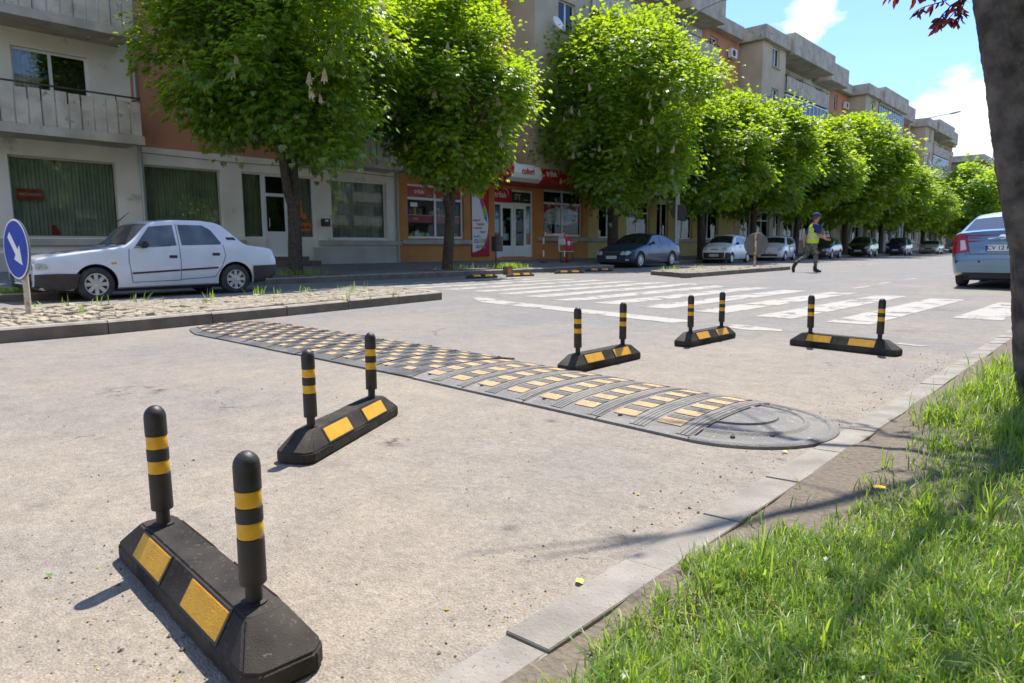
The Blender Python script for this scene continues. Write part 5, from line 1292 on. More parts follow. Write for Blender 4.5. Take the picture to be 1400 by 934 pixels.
    for (nm, poly, mt, off) in S.get('rear', []):
        for q in ((1, -1) if min(p[0] for p in poly) > .02 else (1,)): overlay(nm, [(p[0]*q, p[1]) for p in poly], 'rear', mt, off)
    for (nm, poly, mt, off) in S.get('sidepatch', []): overlay(nm, poly, 'side', mt, off)
    # handles, mirrors
    for (u, z) in S.get('handles', []):
        for s in (-1, 1):
            x = s*(Wd(u, z)+.012); b = MB(); b.box(min(x, x-s*.02), max(x, x-s*.02), u-L/2-.07, u-L/2+.07, z-.026, z+.026); b.build('handle', S.get('hcol', 'black_plastic'), T, bevel=.008)
    mu, mz = S['mirror']
    for s in (-1, 1):
        x = s*Wd(mu, mz); b = MB(); b.box(min(x, x+s*.17), max(x, x+s*.17), mu-L/2-.05, mu-L/2+.05, mz, mz+.12); o = b.build('wing_mirror', S.get('mcol', 'black_plastic'), T, bevel=.025)
    # wheels
    wm = S.get('wheel', 'cover')
    for i, u in enumerate(S['axles']):
        for s in (-1, 1):
            Mx = Matrix.Translation((s*(wh-.10), u-L/2, wr)) @ Matrix.Rotation(R(90)*s, 4, 'Y')
            b = MB(); ri = wr*.64; b.lathe([(ri, -.085), (wr*.93, -.09), (wr*.985, -.075), (wr, -.04), (wr, .04), (wr*.985, .075), (wr*.93, .09), (wr*.8, .096), (ri, .085), (ri*.98, .06), (.02, .05)], 36, Mx)
            t_ = b.build('wheel', 'tyre', T, smooth=True)
            b = MB(); b.lathe([(ri*1.01, .082), (ri*1.0, .093), (ri*.93, .09), (ri*.9, .07)], 36, Mx, cap=False)
            ns = S.get('spokes', 7)
            for k in range(ns):
                a0 = 2*math.pi*k/ns; wdt = ri*S.get('sw', .2)
                Mk = Mx @ Matrix.Rotation(a0, 4, 'Z'); b.add([Mk @ Vector(p) for p in ((ri*.12, -wdt*.9, .08), (ri*.95, -wdt, .076), (ri*.95, wdt, .076), (ri*.12, wdt*.9, .08), (ri*.12, -wdt*.9, .06), (ri*.95, -wdt, .06), (ri*.95, wdt, .06), (ri*.12, wdt*.9, .06))], [(0, 1, 2, 3), (0, 4, 5, 1), (1, 5, 6, 2), (2, 6, 7, 3)])
            b.lathe([(ri*.28, .06), (ri*.28, .088), (ri*.2, .092), (.005, .094)], 20, Mx); b.build('rim', 'rim', t_, smooth=True, angle=40)
            b = MB(); b.lathe([(ri*.99, .056), (.01, .056)], 24, Mx, cap=False); b.build('brake_disc', 'rim_dark', t_)
    b = MB(); b.box(-wh+.2, wh-.2, -L/2+.5, L/2-.5, .14, .26)
    for u in S['axles']: b.tube([(-wh+.2, u-L/2, wr), (wh-.2, u-L/2, wr)], .04, 6)
    b.tube([(.35, L/2-.6, .22), (.35, L/2-.1, .22)], .03, 8); b.build('underbody', 'rim_dark', T)
    return T
def plate(T, txt, y, z, front=True, x=0, w=.52, h=.115, s=.1):
    sg = -1 if front else 1
    b = MB(); b.box(x-w/2, x+w/2, y-.006, y+.006, z-h/2, z+h/2); p = b.build('licence_plate', 'plate_white', T)
    b = MB(); 
    lx = -w/2 if front else w/2-.045
    b.box(x+lx+.002, x+lx+.043, y-.0075, y+.0075, z-h/2+.004, z+h/2-.004); b.build('plate_band', 'plate_blue', p)
    M_ = Matrix(((1, 0, 0, x+.02), (0, 0, -1, y-.0085), (0, 1, 0, z), (0, 0, 0, 1))) if front else Matrix(((-1, 0, 0, x-.02), (0, 0, 1, y+.0085), (0, 1, 0, z), (0, 0, 0, 1)))
    text_mesh('plate_text', txt, s, M_, 'ink', p, .001, bold=.0015)

# old white saloon
L = 4.12
dac = dict(L=L, W=1.6, H=1.38, paint='paint_white', wr=.28, axles=(.86, 3.26), glass='car_glass_light', tumble=.17, plan=(.09, .4, .07, .4), fil=.035, crown=.018,
  prof=[(0, .56), (.03, .70), (.25, .755), (.7, .82), (1.2, .885), (1.34, .90), (1.5, 1.02), (1.74, 1.27), (1.86, 1.335), (2.2, 1.375), (2.7, 1.375), (2.98, 1.34), (3.08, 1.30), (3.44, .975), (3.54, .925), (3.95, .875), (4.08, .84), (L, .60)],
  belt=[(0, .68), (.5, .74), (1.4, .86), (3, .91), (3.5, .88), (L, .80)], bot=[(0, .27), (.12, .2), (.5, .19), (3.8, .2), (L, .32)],
  ws=(1.37, 1.78, 3.12, 3.42),
  win=[[(1.50, .90), (1.78, 1.245), (2.18, 1.285), (2.20, .915)], [(2.29, .918), (2.27, 1.288), (2.72, 1.285), (2.86, 1.2), (3.02, .96), (3.0, .935)]],
  trim=[([(1.42, .43), (2.22, .465), (2.22, .495), (1.42, .46)], 'black_plastic', .012), ([(2.24, .466), (2.92, .495), (2.92, .525), (2.24, .497)], 'black_plastic', .012), ([(3.12, 1.07), (3.28, 1.07), (3.33, 1.02), (3.14, 1.02)], 'black_plastic', .006),
        ([(0.01, .46), (.30, .47), (.62, .46), (.56, .22), (.1, .2), (0.01, .28)], 'black_plastic', .02), ([(3.60, .53), (4.11, .54), (4.11, .26), (3.62, .21)], 'black_plastic', .025), ([(1.10, .635), (1.18, .64), (1.18, .61), (1.10, .605)], 'amber', .008)],
  seam=[[(1.40, .86), (1.38, .66), (1.42, .29), (2.23, .30), (2.245, .60), (2.24, 1.3)], [(2.24, .31), (2.86, .34), (2.98, .50), (3.08, .72), (3.05, .93)], [(2.10, .99-.08), (1.48, .88)]],
  handles=[(2.12, .72), (2.9, .755)], mirror=(1.62, .87), spokes=8, sw=.17,
  front=[('grille', [(-.36, .52), (.36, .52), (.36, .64), (-.36, .64)], 'black_plastic', .006), ('headlight', [(.40, .53), (.70, .53), (.70, .66), (.40, .65)], 'headlight', .012), ('bumper', [(-.78, .24), (.78, .24), (.78, .47), (-.78, .47)], 'black_plastic', .02)],
  rear=[('bumper', [(-.78, .32), (.78, .32), (.78, .52), (-.78, .52)], 'black_plastic', .02), ('tail_light', [(.46, .58), (.72, .58), (.72, .76), (.46, .76)], 'tail_red', .01)],
  sidepatch=[('headlight', [(.035, .535), (.20, .545), (.17, .625), (.03, .64)], 'headlight', .01)])
D = make_car('parked_car', 'old white saloon with black bumpers parked side-on in front of the curtained windows', 'car', dac, 'cars parked along the far kerb')
b = MB(); b.tube([(-.62, -.32, 1.37), (-.66, -.1, 1.55)], [.012, .004], 5); b.build('aerial', 'black_plastic', D)
b = MB(); b.tube([(-.1, -.73, .93), (.35, -.6, .98)], .01, 5); b.tube([(.45, -.74, .93), (.6, -.6, .99)], .01, 5); b.build('wiper', 'black_plastic', D)
b = MB(); b.lathe([(.05, 0), (.05, .03), (.01, .035)], 14, Matrix.Translation((.55, -L/2-.035, .34)) @ Matrix.Rotation(R(90), 4, 'X')); b.build('fog_lamp', 'headlight', D)
plate(D, 'CV 04 DCS', -L/2-.035, .36)
D.scale = (1.01, 1.0, 1.0); D.location = (-13.58, 4.83, -.01); D.rotation_euler = (0, 0, R(1.2))

def sedan(paint, L=4.8, W=1.82, H=1.44, **k):
    S = dict(L=L, W=W, H=H, paint=paint, wr=.325, axles=(.86, L-1.1), tumble=.24, plan=(.24, .8, .16, .7), fil=.09, crown=.05,
      prof=[(0, .50), (.04, .62), (.15, .70), (.6, .82), (1.25, .94), (1.42, .965), (1.6, 1.06), (2.15, 1.36), (2.35, H-.04), (2.8, H-.03), (3.2, H-.06), (3.55, 1.28), (4.05, 1.04), (4.25, 1.0), (L-.12, .98), (L-.04, .90), (L, .60)],
      belt=[(0, .62), (.6, .76), (1.5, .92), (3.6, .99), (L, .92)], ws=(1.47, 2.14, 3.56, 4.05),
      win=[[(1.78, .965), (2.22, 1.29), (2.62, 1.335), (2.64, .985)], [(2.72, .988), (2.70, 1.335), (3.15, 1.31), (3.44, 1.17), (3.46, 1.01)], [(3.51, 1.012), (3.5, 1.145), (3.74, 1.03)]],
      trim=[([(1.55, .50), (2.66, .52), (2.66, .555), (1.55, .535)], 'rim_dark', .008), ([(2.72, .52), (3.4, .53), (3.4, .565), (2.72, .555)], 'rim_dark', .008)],
      seam=[[(1.66, .94), (1.55, .70), (1.56, .30), (2.66, .28), (2.70, .6), (2.68, 1.36)], [(2.68, .28), (3.28, .30), (3.50, .65), (3.50, 1.0)]],
      handles=[(2.52, .86), (3.38, .90)], hcol=paint, mcol=paint, mirror=(1.84, .96), spokes=10, sw=.10,
      front=[('grille', [(-.30, .50), (.30, .50), (.34, .66), (-.34, .66)], 'rim_dark', .006), ('headlight', [(.42, .54), (.56, .52), (.60, .60), (.56, .68), (.46, .67)], 'headlight', .012), ('headlight', [(.60, .54), (.76, .54), (.80, .64), (.72, .70), (.62, .68)], 'headlight', .012), ('lower_grille', [(-.62, .28), (.62, .28), (.6, .40), (-.6, .40)], 'rim_dark', .006), ('fog_lamp', [(.66, .31), (.76, .31), (.76, .37), (.66, .37)], 'headlight', .01)],
      rear=[('tail_light', [(.5, .68), (.86, .68), (.86, .9), (.55, .88)], 'tail_red', .01)], sidepatch=[('tail_light', [(L-.28, .72), (L-.03, .70), (L-.04, .88), (L-.24, .9)], 'tail_red', .008)])
    S.update(k); return S
GR = 'cars parked along the far kerb'
Mc = make_car('parked_car', 'dark blue saloon with twin round headlamps parked beneath the big round chestnut tree', 'car', sedan('paint_blue'), GR)
plate(Mc, 'CV 07 BNA', -2.42, .44, s=.09)
b = MB(); b.tube([(-.34, -2.415, .665), (.34, -2.415, .665)], .012, 6); b.build('grille_bar', 'chrome', Mc)
Mc.location = (-16.35, 25.9, 0); Mc.rotation_euler = (0, 0, R(3.5))
# small white rounded hatchback
L = 3.5
mz = dict(L=L, W=1.5, H=1.48, paint='paint_white2', wr=.27, axles=(.62, 2.96), tumble=.26, plan=(.22, .6, .12, .5), fil=.1, crown=.05,
  prof=[(0, .5), (.05, .68), (.2, .80), (.6, .93), (.75, .98), (1.0, 1.16), (1.4, 1.39), (1.6, 1.455), (2.3, 1.46), (2.9, 1.40), (3.1, 1.3), (3.35, .98), (3.46, .85), (L, .55)],
  belt=[(0, .7), (.6, .88), (1.2, .94), (L, .98)], ws=(.80, 1.38, 3.08, 3.3),
  win=[[(1.12, .96), (1.5, 1.33), (1.85, 1.37), (1.87, .96)], [(1.95, .96), (1.93, 1.37), (2.55, 1.34), (2.72, 1.0), (2.68, .96)], [(2.8, .99), (2.66, 1.32), (2.86, 1.28), (2.98, 1.02)]],
  seam=[[(1.05, .94), (.98, .6), (1.02, .27), (1.88, .26), (1.91, .6), (1.9, 1.4)], [(1.9, .26), (2.5, .3), (2.72, .6), (2.75, .96)]],
  trim=[([(.01, .2), (.01, .56), (.36, .56), (.33, .2)], 'black_plastic', .012), ([(3.24, .25), (3.24, .52), (3.49, .52), (3.49, .3)], 'black_plastic', .012), ([(.4, .66), (.46, .66), (.46, .63), (.4, .63)], 'amber', .006)],
  handles=[(1.74, .84), (2.58, .86)], mirror=(1.18, .95), spokes=9,
  front=[('headlight', [(.36, .68), (.60, .66), (.64, .76), (.52, .82), (.40, .79)], 'headlight', .012), ('bumper', [(-.72, .22), (.72, .22), (.72, .56), (-.72, .56)], 'black_plastic', .012), ('grille', [(-.2, .70), (.2, .70), (.18, .74), (-.18, .74)], 'rim_dark', .005)],
  rear=[('tail_light', [(.5, .6), (.68, .6), (.66, .85), (.52, .85)], 'tail_red', .01)])
Mz = make_car('parked_car', 'small rounded white hatchback with a black front bumper behind the second cobbled island', 'car', mz, GR); plate(Mz, 'CV 05 ANE', -L/2-.02, .42, s=.09)
Mz.location = (-16.5, 34.6, 0); Mz.rotation_euler = (0, 0, R(5))
# white city car with red square on the door
L = 3.6
up_ = dict(mz); up_.update(L=L, W=1.64, H=1.49, wr=.29, axles=(.60, 3.02), fil=.09,
  prof=[(0, .5), (.04, .66), (.14, .76), (.55, .92), (.78, .99), (1.3, 1.36), (1.5, 1.45), (2.4, 1.48), (3.15, 1.44), (3.32, 1.36), (3.5, 1.0), (3.58, .8), (L, .5)], ws=(.84, 1.30, 3.33, 3.48),
  belt=[(0, .7), (.6, .86), (1.2, .95), (L, 1.02)], trim=[], bot=[(0, .22), (.3, .18), (L-.3, .2), (L, .28)],
  win=[[(1.12, .98), (1.48, 1.34), (1.95, 1.39), (1.97, .98)], [(2.05, .98), (2.03, 1.39), (2.6, 1.38), (2.68, 1.02)], [(2.78, 1.04), (2.7, 1.36), (3.06, 1.3), (3.16, 1.1)]],
  front=[('headlight', [(.46, .60), (.70, .62), (.72, .78), (.58, .80), (.48, .70)], 'headlight', .012), ('grille', [(-.5, .28), (.5, .28), (.44, .42), (-.44, .42)], 'rim_dark', .006)], sidepatch=[('door_emblem', [(1.42, .58), (1.72, .58), (1.72, .86), (1.42, .86)], 'red_sign', .006)])
Up = make_car('parked_car', 'white city hatchback with a red square on its door, next to the worker', 'car', up_, GR); plate(Up, 'CV 09 HTL', -L/2-.02, .47, s=.09)
Up.location = (-16.9, 42.3, 0); Up.rotation_euler = (0, 0, R(9))
bk = dict(up_); bk.update(paint='paint_darkgrey', W=1.72, sidepatch=[])
B1 = make_car('parked_car', 'dark grey car half hidden behind the worker in the yellow vest', 'car', sedan('paint_darkgrey', L=4.45, H=1.47), GR); B1.location = (-16.9, 50.6, 0); B1.rotation_euler = (0, 0, R(6)); plate(B1, 'CV 11 KLM', -2.25, .44, s=.09)
L = 3.95
mpv = dict(up_); mpv.update(L=L, W=1.70, H=1.6, paint='paint_black', wr=.31, axles=(.78, 3.2), sidepatch=[],
  prof=[(0, .5), (.05, .7), (.15, .82), (.6, 1.0), (.8, 1.06), (1.35, 1.46), (1.55, 1.56), (2.4, 1.6), (3.3, 1.52), (3.5, 1.42), (3.8, 1.0), (3.92, .8), (L, .5)], ws=(.86, 1.36, 3.52, 3.76),
  belt=[(0, .74), (.8, .95), (1.4, 1.0), (L, 1.08)], win=[[(1.2, 1.03), (1.55, 1.42), (2.05, 1.49), (2.07, 1.04)], [(2.15, 1.04), (2.13, 1.49), (2.85, 1.46), (2.95, 1.08)], [(3.03, 1.09), (2.93, 1.44), (3.2, 1.4), (3.36, 1.14)]],
  front=[('headlight', [(.44, .64), (.72, .68), (.74, .82), (.6, .84), (.48, .74)], 'headlight', .012), ('grille', [(-.5, .3), (.5, .3), (.44, .44), (-.44, .44)], 'rim_dark', .006)])
B2 = make_car('parked_car', 'tall black hatchback parked just right of the worker', 'car', mpv, GR); B2.location = (-17.1, 60.5, 0); B2.rotation_euler = (0, 0, R(5)); plate(B2, 'CV 08 RST', -2.0, .5, s=.09)
mp2 = dict(mpv); mp2.update(paint='paint_navy', H=1.58)
B3 = make_car('parked_car', 'boxy dark navy car between the black hatchback and the first glaring pale car', 'car', mp2, GR); B3.location = (-17.1, 71.5, 0); B3.rotation_euler = (0, 0, R(4)); plate(B3, 'CV 06 TRN', -2.0, .5, s=.09)
for (y, pt, lab) in ((83.5, 'paint_champagne', 'pale saloon with glaring bonnet, first beyond the dark navy car'), (98, 'paint_silver', 'second glaring pale saloon down the row'), (114, 'paint_silver', 'third glaring pale saloon, last one before the silver saloon at right')):
    q = make_car('parked_car', lab, 'car', sedan(pt, L=4.5), GR); q.location = (-16.9, y, 0); q.rotation_euler = (0, 0, R(4))
# silver saloon driving away
L = 4.4
sv = dict(L=L, W=1.70, H=1.50, paint='paint_silver', wr=.30, axles=(.84, 3.38), tumble=.25, plan=(.2, .7, .14, .5), fil=.085, crown=.045,
  prof=[(0, .5), (.05, .66), (.2, .76), (.8, .9), (1.15, .96), (1.3, 1.02), (1.9, 1.36), (2.1, 1.455), (2.6, 1.48), (3.0, 1.44), (3.2, 1.36), (3.72, 1.11), (3.85, 1.085), (4.22, 1.08), (4.28, 1.04), (4.33, .78), (4.36, .68), (4.395, .64), (4.4, .40), (L+.0001, .36)],
  belt=[(0, .7), (1.2, .95), (3.4, 1.04), (L, 1.02)], bot=[(0, .24), (.3, .2), (L-.5, .22), (L-.1, .28), (L, .31)], ws=(1.36, 1.9, 3.20, 3.74),
  win=[[(1.6, .98), (1.98, 1.33), (2.38, 1.38), (2.4, 1.0)], [(2.48, 1.0), (2.46, 1.38), (3.0, 1.32), (3.3, 1.06)]],
  seam=[[(1.42, .94), (1.4, .3), (2.42, .28), (2.44, 1.38)], [(2.44, .28), (3.05, .3), (3.25, .6), (3.3, 1.03)]], handles=[(2.26, .86), (3.12, .9)], hcol='paint_silver', mcol='paint_silver', mirror=(1.66, .98), spokes=10, sw=.1, glass='car_glass',
  front=[('headlight', [(.4, .6), (.7, .62), (.72, .74), (.45, .72)], 'headlight', .01)],
  rear=[('tail_light', [(.515, .70), (.80, .66), (.815, .98), (.70, 1.05), (.60, 1.03)], 'tail_red', .012), ('tail_reverser', [(.56, .74), (.66, .72), (.68, .92), (.61, .92)], 'tail_clear', .016), ('boot_recess', [(-.34, .68), (.34, .68), (.36, .88), (-.36, .88)], 'paint_silver', .004),
        ('seam', [(-.60, .655), (.60, .655), (.60, .665), (-.60, .665)], 'seam', .004), ('seam', [(.50, .66), (.508, .66), (.60, 1.04), (.592, 1.04)], 'seam', .004),
        ('bumper_lip', [(-.70, .36), (.70, .36), (.66, .41), (-.66, .41)], 'paint_silver', .03), ('parking_sensor', [(.32, .50), (.36, .50), (.36, .535), (.32, .535)], 'black_plastic', .008), ('parking_sensor', [(.70, .50), (.735, .50), (.735, .535), (.70, .535)], 'black_plastic', .008)],
  sidepatch=[('tail_light', [(L-.20, .70), (L-.06, .66), (L-.05, .98), (L-.14, 1.03)], 'tail_red', .01)])
Sv = make_car('silver_saloon', 'silver blue saloon seen from behind, partly hidden by the dark tree trunk', 'car', sv)
plate(Sv, 'CV 12 RAB', L/2+.02, .775, front=False, s=.105)
b = MB(); b.tube([(-.22, L/2+.004, .955), (0, L/2+.022, .975), (.22, L/2+.004, .955)], .014, 6); b.build('boot_strip', 'chrome', Sv)
b = MB(); b.lathe([(.05, -.01), (.05, .012), (.04, .014)], 18, Matrix.Translation((0, L/2-.03, .985)) @ Matrix.Rotation(R(-80), 4, 'X') @ Matrix.Diagonal((1.3, 1, 1, 1))); b.build('badge', 'chrome', Sv)
b = MB(); b.box(-.5, .5, L/2-.5, L/2-.06, .2, .34); b.box(-.2, .35, L/2-.9, L/2-.5, .18, .3); b.build('exhaust_box', 'rim_dark', Sv)
Sv.location = (-2.03, 17.9, 0); Sv.rotation_euler = (0, 0, R(180))

# ------------------------------------------------------------------ worker crossing the road
def skin_mesh(verts, edges, radii, root=0, sub=2):
    me = bpy.data.meshes.new('sk'); me.from_pydata(verts, edges, []); o = bpy.data.objects.new('sk', me); col.objects.link(o)
    m1 = o.modifiers.new('s', 'SKIN'); m1.use_smooth_shade = True; 
    for i, r in enumerate(radii):
        sv_ = me.skin_vertices[0].data[i]; sv_.radius = (r, r) if not isinstance(r, tuple) else r; sv_.use_root = (i == root)
    m2 = o.modifiers.new('u', 'SUBSURF'); m2.levels = sub; m2.render_levels = sub
    dg = bpy.context.evaluated_depsgraph_get(); q = bpy.data.meshes.new_from_object(o.evaluated_get(dg)); bpy.data.objects.remove(o); return q
# local: +Y walking direction, +X his right (towards the camera), z up
V_ = [(0, -.02, .97),            # 0 pelvis
      (0, -.02, 1.12), (0, 0, 1.30), (0, .0, 1.46), (0, .03, 1.56), (0, .055, 1.63), (0, .075, 1.72), (0, .07, 1.82),   # 1-7 spine neck head
      (.10, -.02, .92), (.10, .06, .50), (.10, .07, .10), (.10, .20, .045),      # 8-11 standing leg (right)
      (-.10, -.03, .92), (-.10, -.17, .52), (-.10, -.50, .30), (-.10, -.53, .14),  # 12-15 lifted rear leg
      (.20, .0, 1.46), (.25, .06, 1.18), (.24, .30, 1.06), (.22, .37, 1.03),    # 16-19 right arm forward
      (-.20, 0, 1.46), (-.26, -.14, 1.20), (-.25, -.20, .96), (-.25, -.19, .87)]
E2 = [(0, 1), (1, 2), (2, 3), (3, 4), (4, 5), (5, 6), (6, 7), (0, 8), (8, 9), (9, 10), (10, 11), (0, 12), (12, 13), (13, 14), (14, 15), (3, 16), (16, 17), (17, 18), (18, 19), (3, 20), (20, 21), (21, 22), (22, 23)]
rad_ = [(.17, .14), (.17, .15), (.17, .14), (.15, .11), (.06, .06), (.07, .075), (.085, .10), (.075, .09), .105, .075, .05, .04, .105, .075, .05, .04, .07, .052, .036, .034, .07, .052, .036, .034]
me = skin_mesh(V_, E2, rad_)
for q in ('skin', 'shirt_blue', 'camo', 'boot'): me.materials.append(MAT[q])
for p in me.polygons:
    c = p.center; mi = 0
    if c.z < 1.0 and abs(c.x) < .21: mi = 2
    if c.z < .95 and abs(c.x) >= .21: mi = 0
    if abs(c.x) < .21 and 1.0 <= c.z < 1.53: mi = 1
    if abs(c.x) >= .15 and c.z > 1.22: mi = 1
    if c.z < .13 and c.x > 0: mi = 3
    if c.x < 0 and c.y < -.44 and c.z < .30: mi = 3
    p.material_index = mi
P = thing('worker', 'man in a yellow reflective vest, camouflage trousers and cap striding across the road', 'person', (0, 0, 0))
o = bpy.data.objects.new('body', me); col.objects.link(o); o.parent = P
b = MB(); n = 28      # vest shell
rows = [(.93, .185, .168, -.02), (1.05, .192, .175, -.015), (1.16, .194, .175, -.005), (1.27, .19, .165, 0), (1.38, .185, .15, 0), (1.47, .17, .13, .0), (1.525, .12, .10, .01)]
bands = {1: 1, 3: 1}
zs_ = []
def vr(z):
    for (a, c) in zip(rows[:-1], rows[1:]):
        if a[0] <= z <= c[0]: f = (z-a[0])/(c[0]-a[0]); return [a[i]+(c[i]-a[i])*f for i in (1, 2, 3)]
zl = [.93, 1.0, 1.08, 1.13, 1.2, 1.26, 1.31, 1.38, 1.43, 1.48, 1.525]
vs = []
for z in zl:
    rx, ry, yo = vr(z)
    for k in range(n):
        a = 2*math.pi*k/n; vs.append((rx*math.cos(a)*(1+.02*math.sin(5*a)), yo+ry*math.sin(a)*(1+.02*math.cos(4*a)), z))
for i in range(len(zl)-1):
    mi = 1 if i in (2, 5) else 0
    fs = []
    for k in range(n):
        a = 2*math.pi*(k+.5)/n
        if i >= 5 and abs(math.cos(a)) > .93: continue
        fs.append((i*n+k, i*n+(k+1) % n, (i+1)*n+(k+1) % n, (i+1)*n+k))
    b.f += fs; b.m += [mi]*len(fs)
b.v = vs; v_ = b.build('vest', ['vest', 'reflective'], P, smooth=True, angle=60)
# cap, hair, face parts
b = MB(); b.lathe([(.108, 1.775), (.11, 1.80), (.10, 1.855), (.07, 1.89), (.02, 1.905)], 20, Matrix.Translation((0, .065, 0)) @ Matrix.Diagonal((.88, 1.05, 1, 1)))
b.add([(-.07, .14, 1.785), (.07, .14, 1.785), (.055, .235, 1.775), (-.055, .235, 1.775), (-.07, .14, 1.80), (.07, .14, 1.80), (.055, .235, 1.785), (-.055, .235, 1.785)], [(0, 1, 2, 3), (4, 5, 6, 7), (0, 1, 5, 4), (1, 2, 6, 5), (2, 3, 7, 6), (3, 0, 4, 7)]); 
pm('cap_navy', (.03, .04, .14), None, rough=.9); b.build('cap', 'cap_navy', P, smooth=True)
b = MB(); b.lathe([(.098, 1.70), (.104, 1.74), (.106, 1.78)], 18, Matrix.Translation((0, .035, 0)) @ Matrix.Diagonal((.86, .95, 1, 1))); b.build('hair', 'hair', P, smooth=True)
b = MB(); b.tube([(0, .155, 1.75), (0, .19, 1.715), (0, .168, 1.705)], [.012, .016, .012], 8); b.lathe([(.01, -.01), (.024, 0), (.01, .012)], 10, Matrix.Translation((.088, .07, 1.725)) @ Matrix.Rotation(R(90), 4, 'Y')); b.lathe([(.01, -.01), (.024, 0), (.01, .012)], 10, Matrix.Translation((-.088, .07, 1.725)) @ Matrix.Rotation(R(90), 4, 'Y')); b.build('face', 'skin', P, smooth=True)
b = MB()
for s in (-1, 1): b.lathe([(.002, -.008), (.01, 0), (.002, .006)], 8, Matrix.Translation((s*.036, .158, 1.752)) @ Matrix.Rotation(R(90), 4, 'X'))
b.build('eyes', 'ink', P)
for (h0, dr) in (((.22, .38, 1.03), Vector((-.05, .95, -.1))), ((-.25, -.19, .87), Vector((.05, .25, -1)))):
    for k in range(4):
        b = MB(); a = Vector(h0)+Vector((-.028+.018*k, 0, .012*k)); b.tube([a, a+dr*.04, a+dr*.07+Vector((0, .01, -.02))], [.011, .010, .008], 6); b.build('finger', 'skin', P, smooth=True)
    b = MB(); a = Vector(h0); b.tube([a, a+dr*.03+Vector((0, .01, .03)), a+dr*.055+Vector((0, .01, .035))], [.012, .011, .009], 6); b.build('thumb', 'skin', P, smooth=True)
b = MB(); b.tube([(-.10, -.47, .31), (-.10, -.53, .22), (-.10, -.56, .14), (-.10, -.55, .05), (-.10, -.54, .0)], [.062, .06, .055, .05, .035], 10); b.tube([(.10, .05, .20), (.10, .06, .06), (.10, .15, .045), (.10, .25, .035)], [.06, .06, .05, .035], 10); b.build('boots', 'boot', P, smooth=True)
P.location = (-7.95, 22.85, 0); P.rotation_euler = (0, 0, -math.atan2(.733, .68)); P.scale = (1, 1, 1)

# ------------------------------------------------------------------ signs, lamps, street furniture
# blue round keep-right sign
Sg = thing('road_sign', 'round blue sign with a white diagonal arrow on the cobbled island', 'road sign', (0, 0, 0))
sp = gnd(40, 433, .13); Sg.location = sp
b = MB(); b.tube([(0, 0, -.1), (0, 0, .86)], .030, 14); b.build('pole', 'pole_cream', Sg)
# disc: centre at pixel (21,341)
facing = R(-52)     # normal direction
ds = (sp.x*(-math.sin(yaw))+sp.y*math.cos(yaw))
c0 = atd(22, 341, Vector((sp.x, sp.y, 0)).dot(Vector((-math.sin(yaw), math.cos(yaw), 0)))*math.cos(pit))
hz_ = c0.z-sp.z; rd = .31
nrm = Vector((math.sin(R(8)), -math.cos(R(8)), 0))
X_ = Vector((math.cos(R(8)), math.sin(R(8)), 0)); 
Md = Matrix(((X_.x, 0, nrm.x, nrm.x*.05), (X_.y, 0, nrm.y, nrm.y*.05), (0, 1, 0, hz_), (0, 0, 0, 1)))
b = MB(); b.lathe([(rd, -.012), (rd+.008, 0), (rd, .008)], 44, Md, 0); dsc = b.build('disc', 'sign_grey', Sg)
b = MB(); b.lathe([(rd, .0085), (rd*.995, .0105)], 44, Md); b.build('disc_border', 'sign_white', dsc)
b = MB(); b.lathe([(rd*.945, .011), (rd*.94, .0125)], 44, Md); b.build('disc_face', 'sign_blue', dsc)
Ma = Md @ Matrix.Rotation(R(-48), 4, 'Z') @ Matrix.Scale(1.3, 4)
b = MB(); aw = .032; pts_ = [(-.16, -aw), (.03, -aw), (.03, -.085), (.17, 0), (.03, .085), (.03, aw), (-.16, aw)]
b.add([Ma @ Vector((x, y, .0115)) for x, y in pts_], [tuple(range(7))]); b.build('arrow', 'sign_white', dsc)
# back of a round sign on the far island
S2 = thing('road_sign', 'grey back of a round sign on a rusty striped pole on the far cobbled island', 'road sign', (-10.35, 24.0, .14)); pz = pr_y = None
b = MB(); b.tube([(0, 0, -.1), (0, 0, 1.17)], .045, 10); b.build('pole', 'rust_pole', S2)
Mb = Matrix(((math.cos(R(25)), 0, math.sin(R(25)), 0), (math.sin(R(25)), 0, -math.cos(R(25)), .06), (0, 1, 0, .78), (0, 0, 0, 1)))
b = MB(); b.lathe([(.40, -.012), (.41, 0), (.40, .01)], 36, Mb); b.build('disc', 'sign_grey', S2)
# dark round sign on a grey pole among the crowns
S3 = thing('road_sign', 'dark round sign back on a tall grey pole behind the dark blue saloon', 'road sign', (-16.9, 29.9, .16))
b = MB(); b.tube([(0, 0, -.1), (0, 0, 4.2)], .07, 10); b.build('pole', 'galv', S3)
Mb = Matrix(((.7, 0, .7, .1), (.7, 0, -.7, .12), (0, 1, 0, 2.35), (0, 0, 0, 1)))
b = MB(); b.lathe([(.38, -.012), (.39, 0), (.38, .01)], 30, Mb); b.build('disc', 'rim_dark', S3)
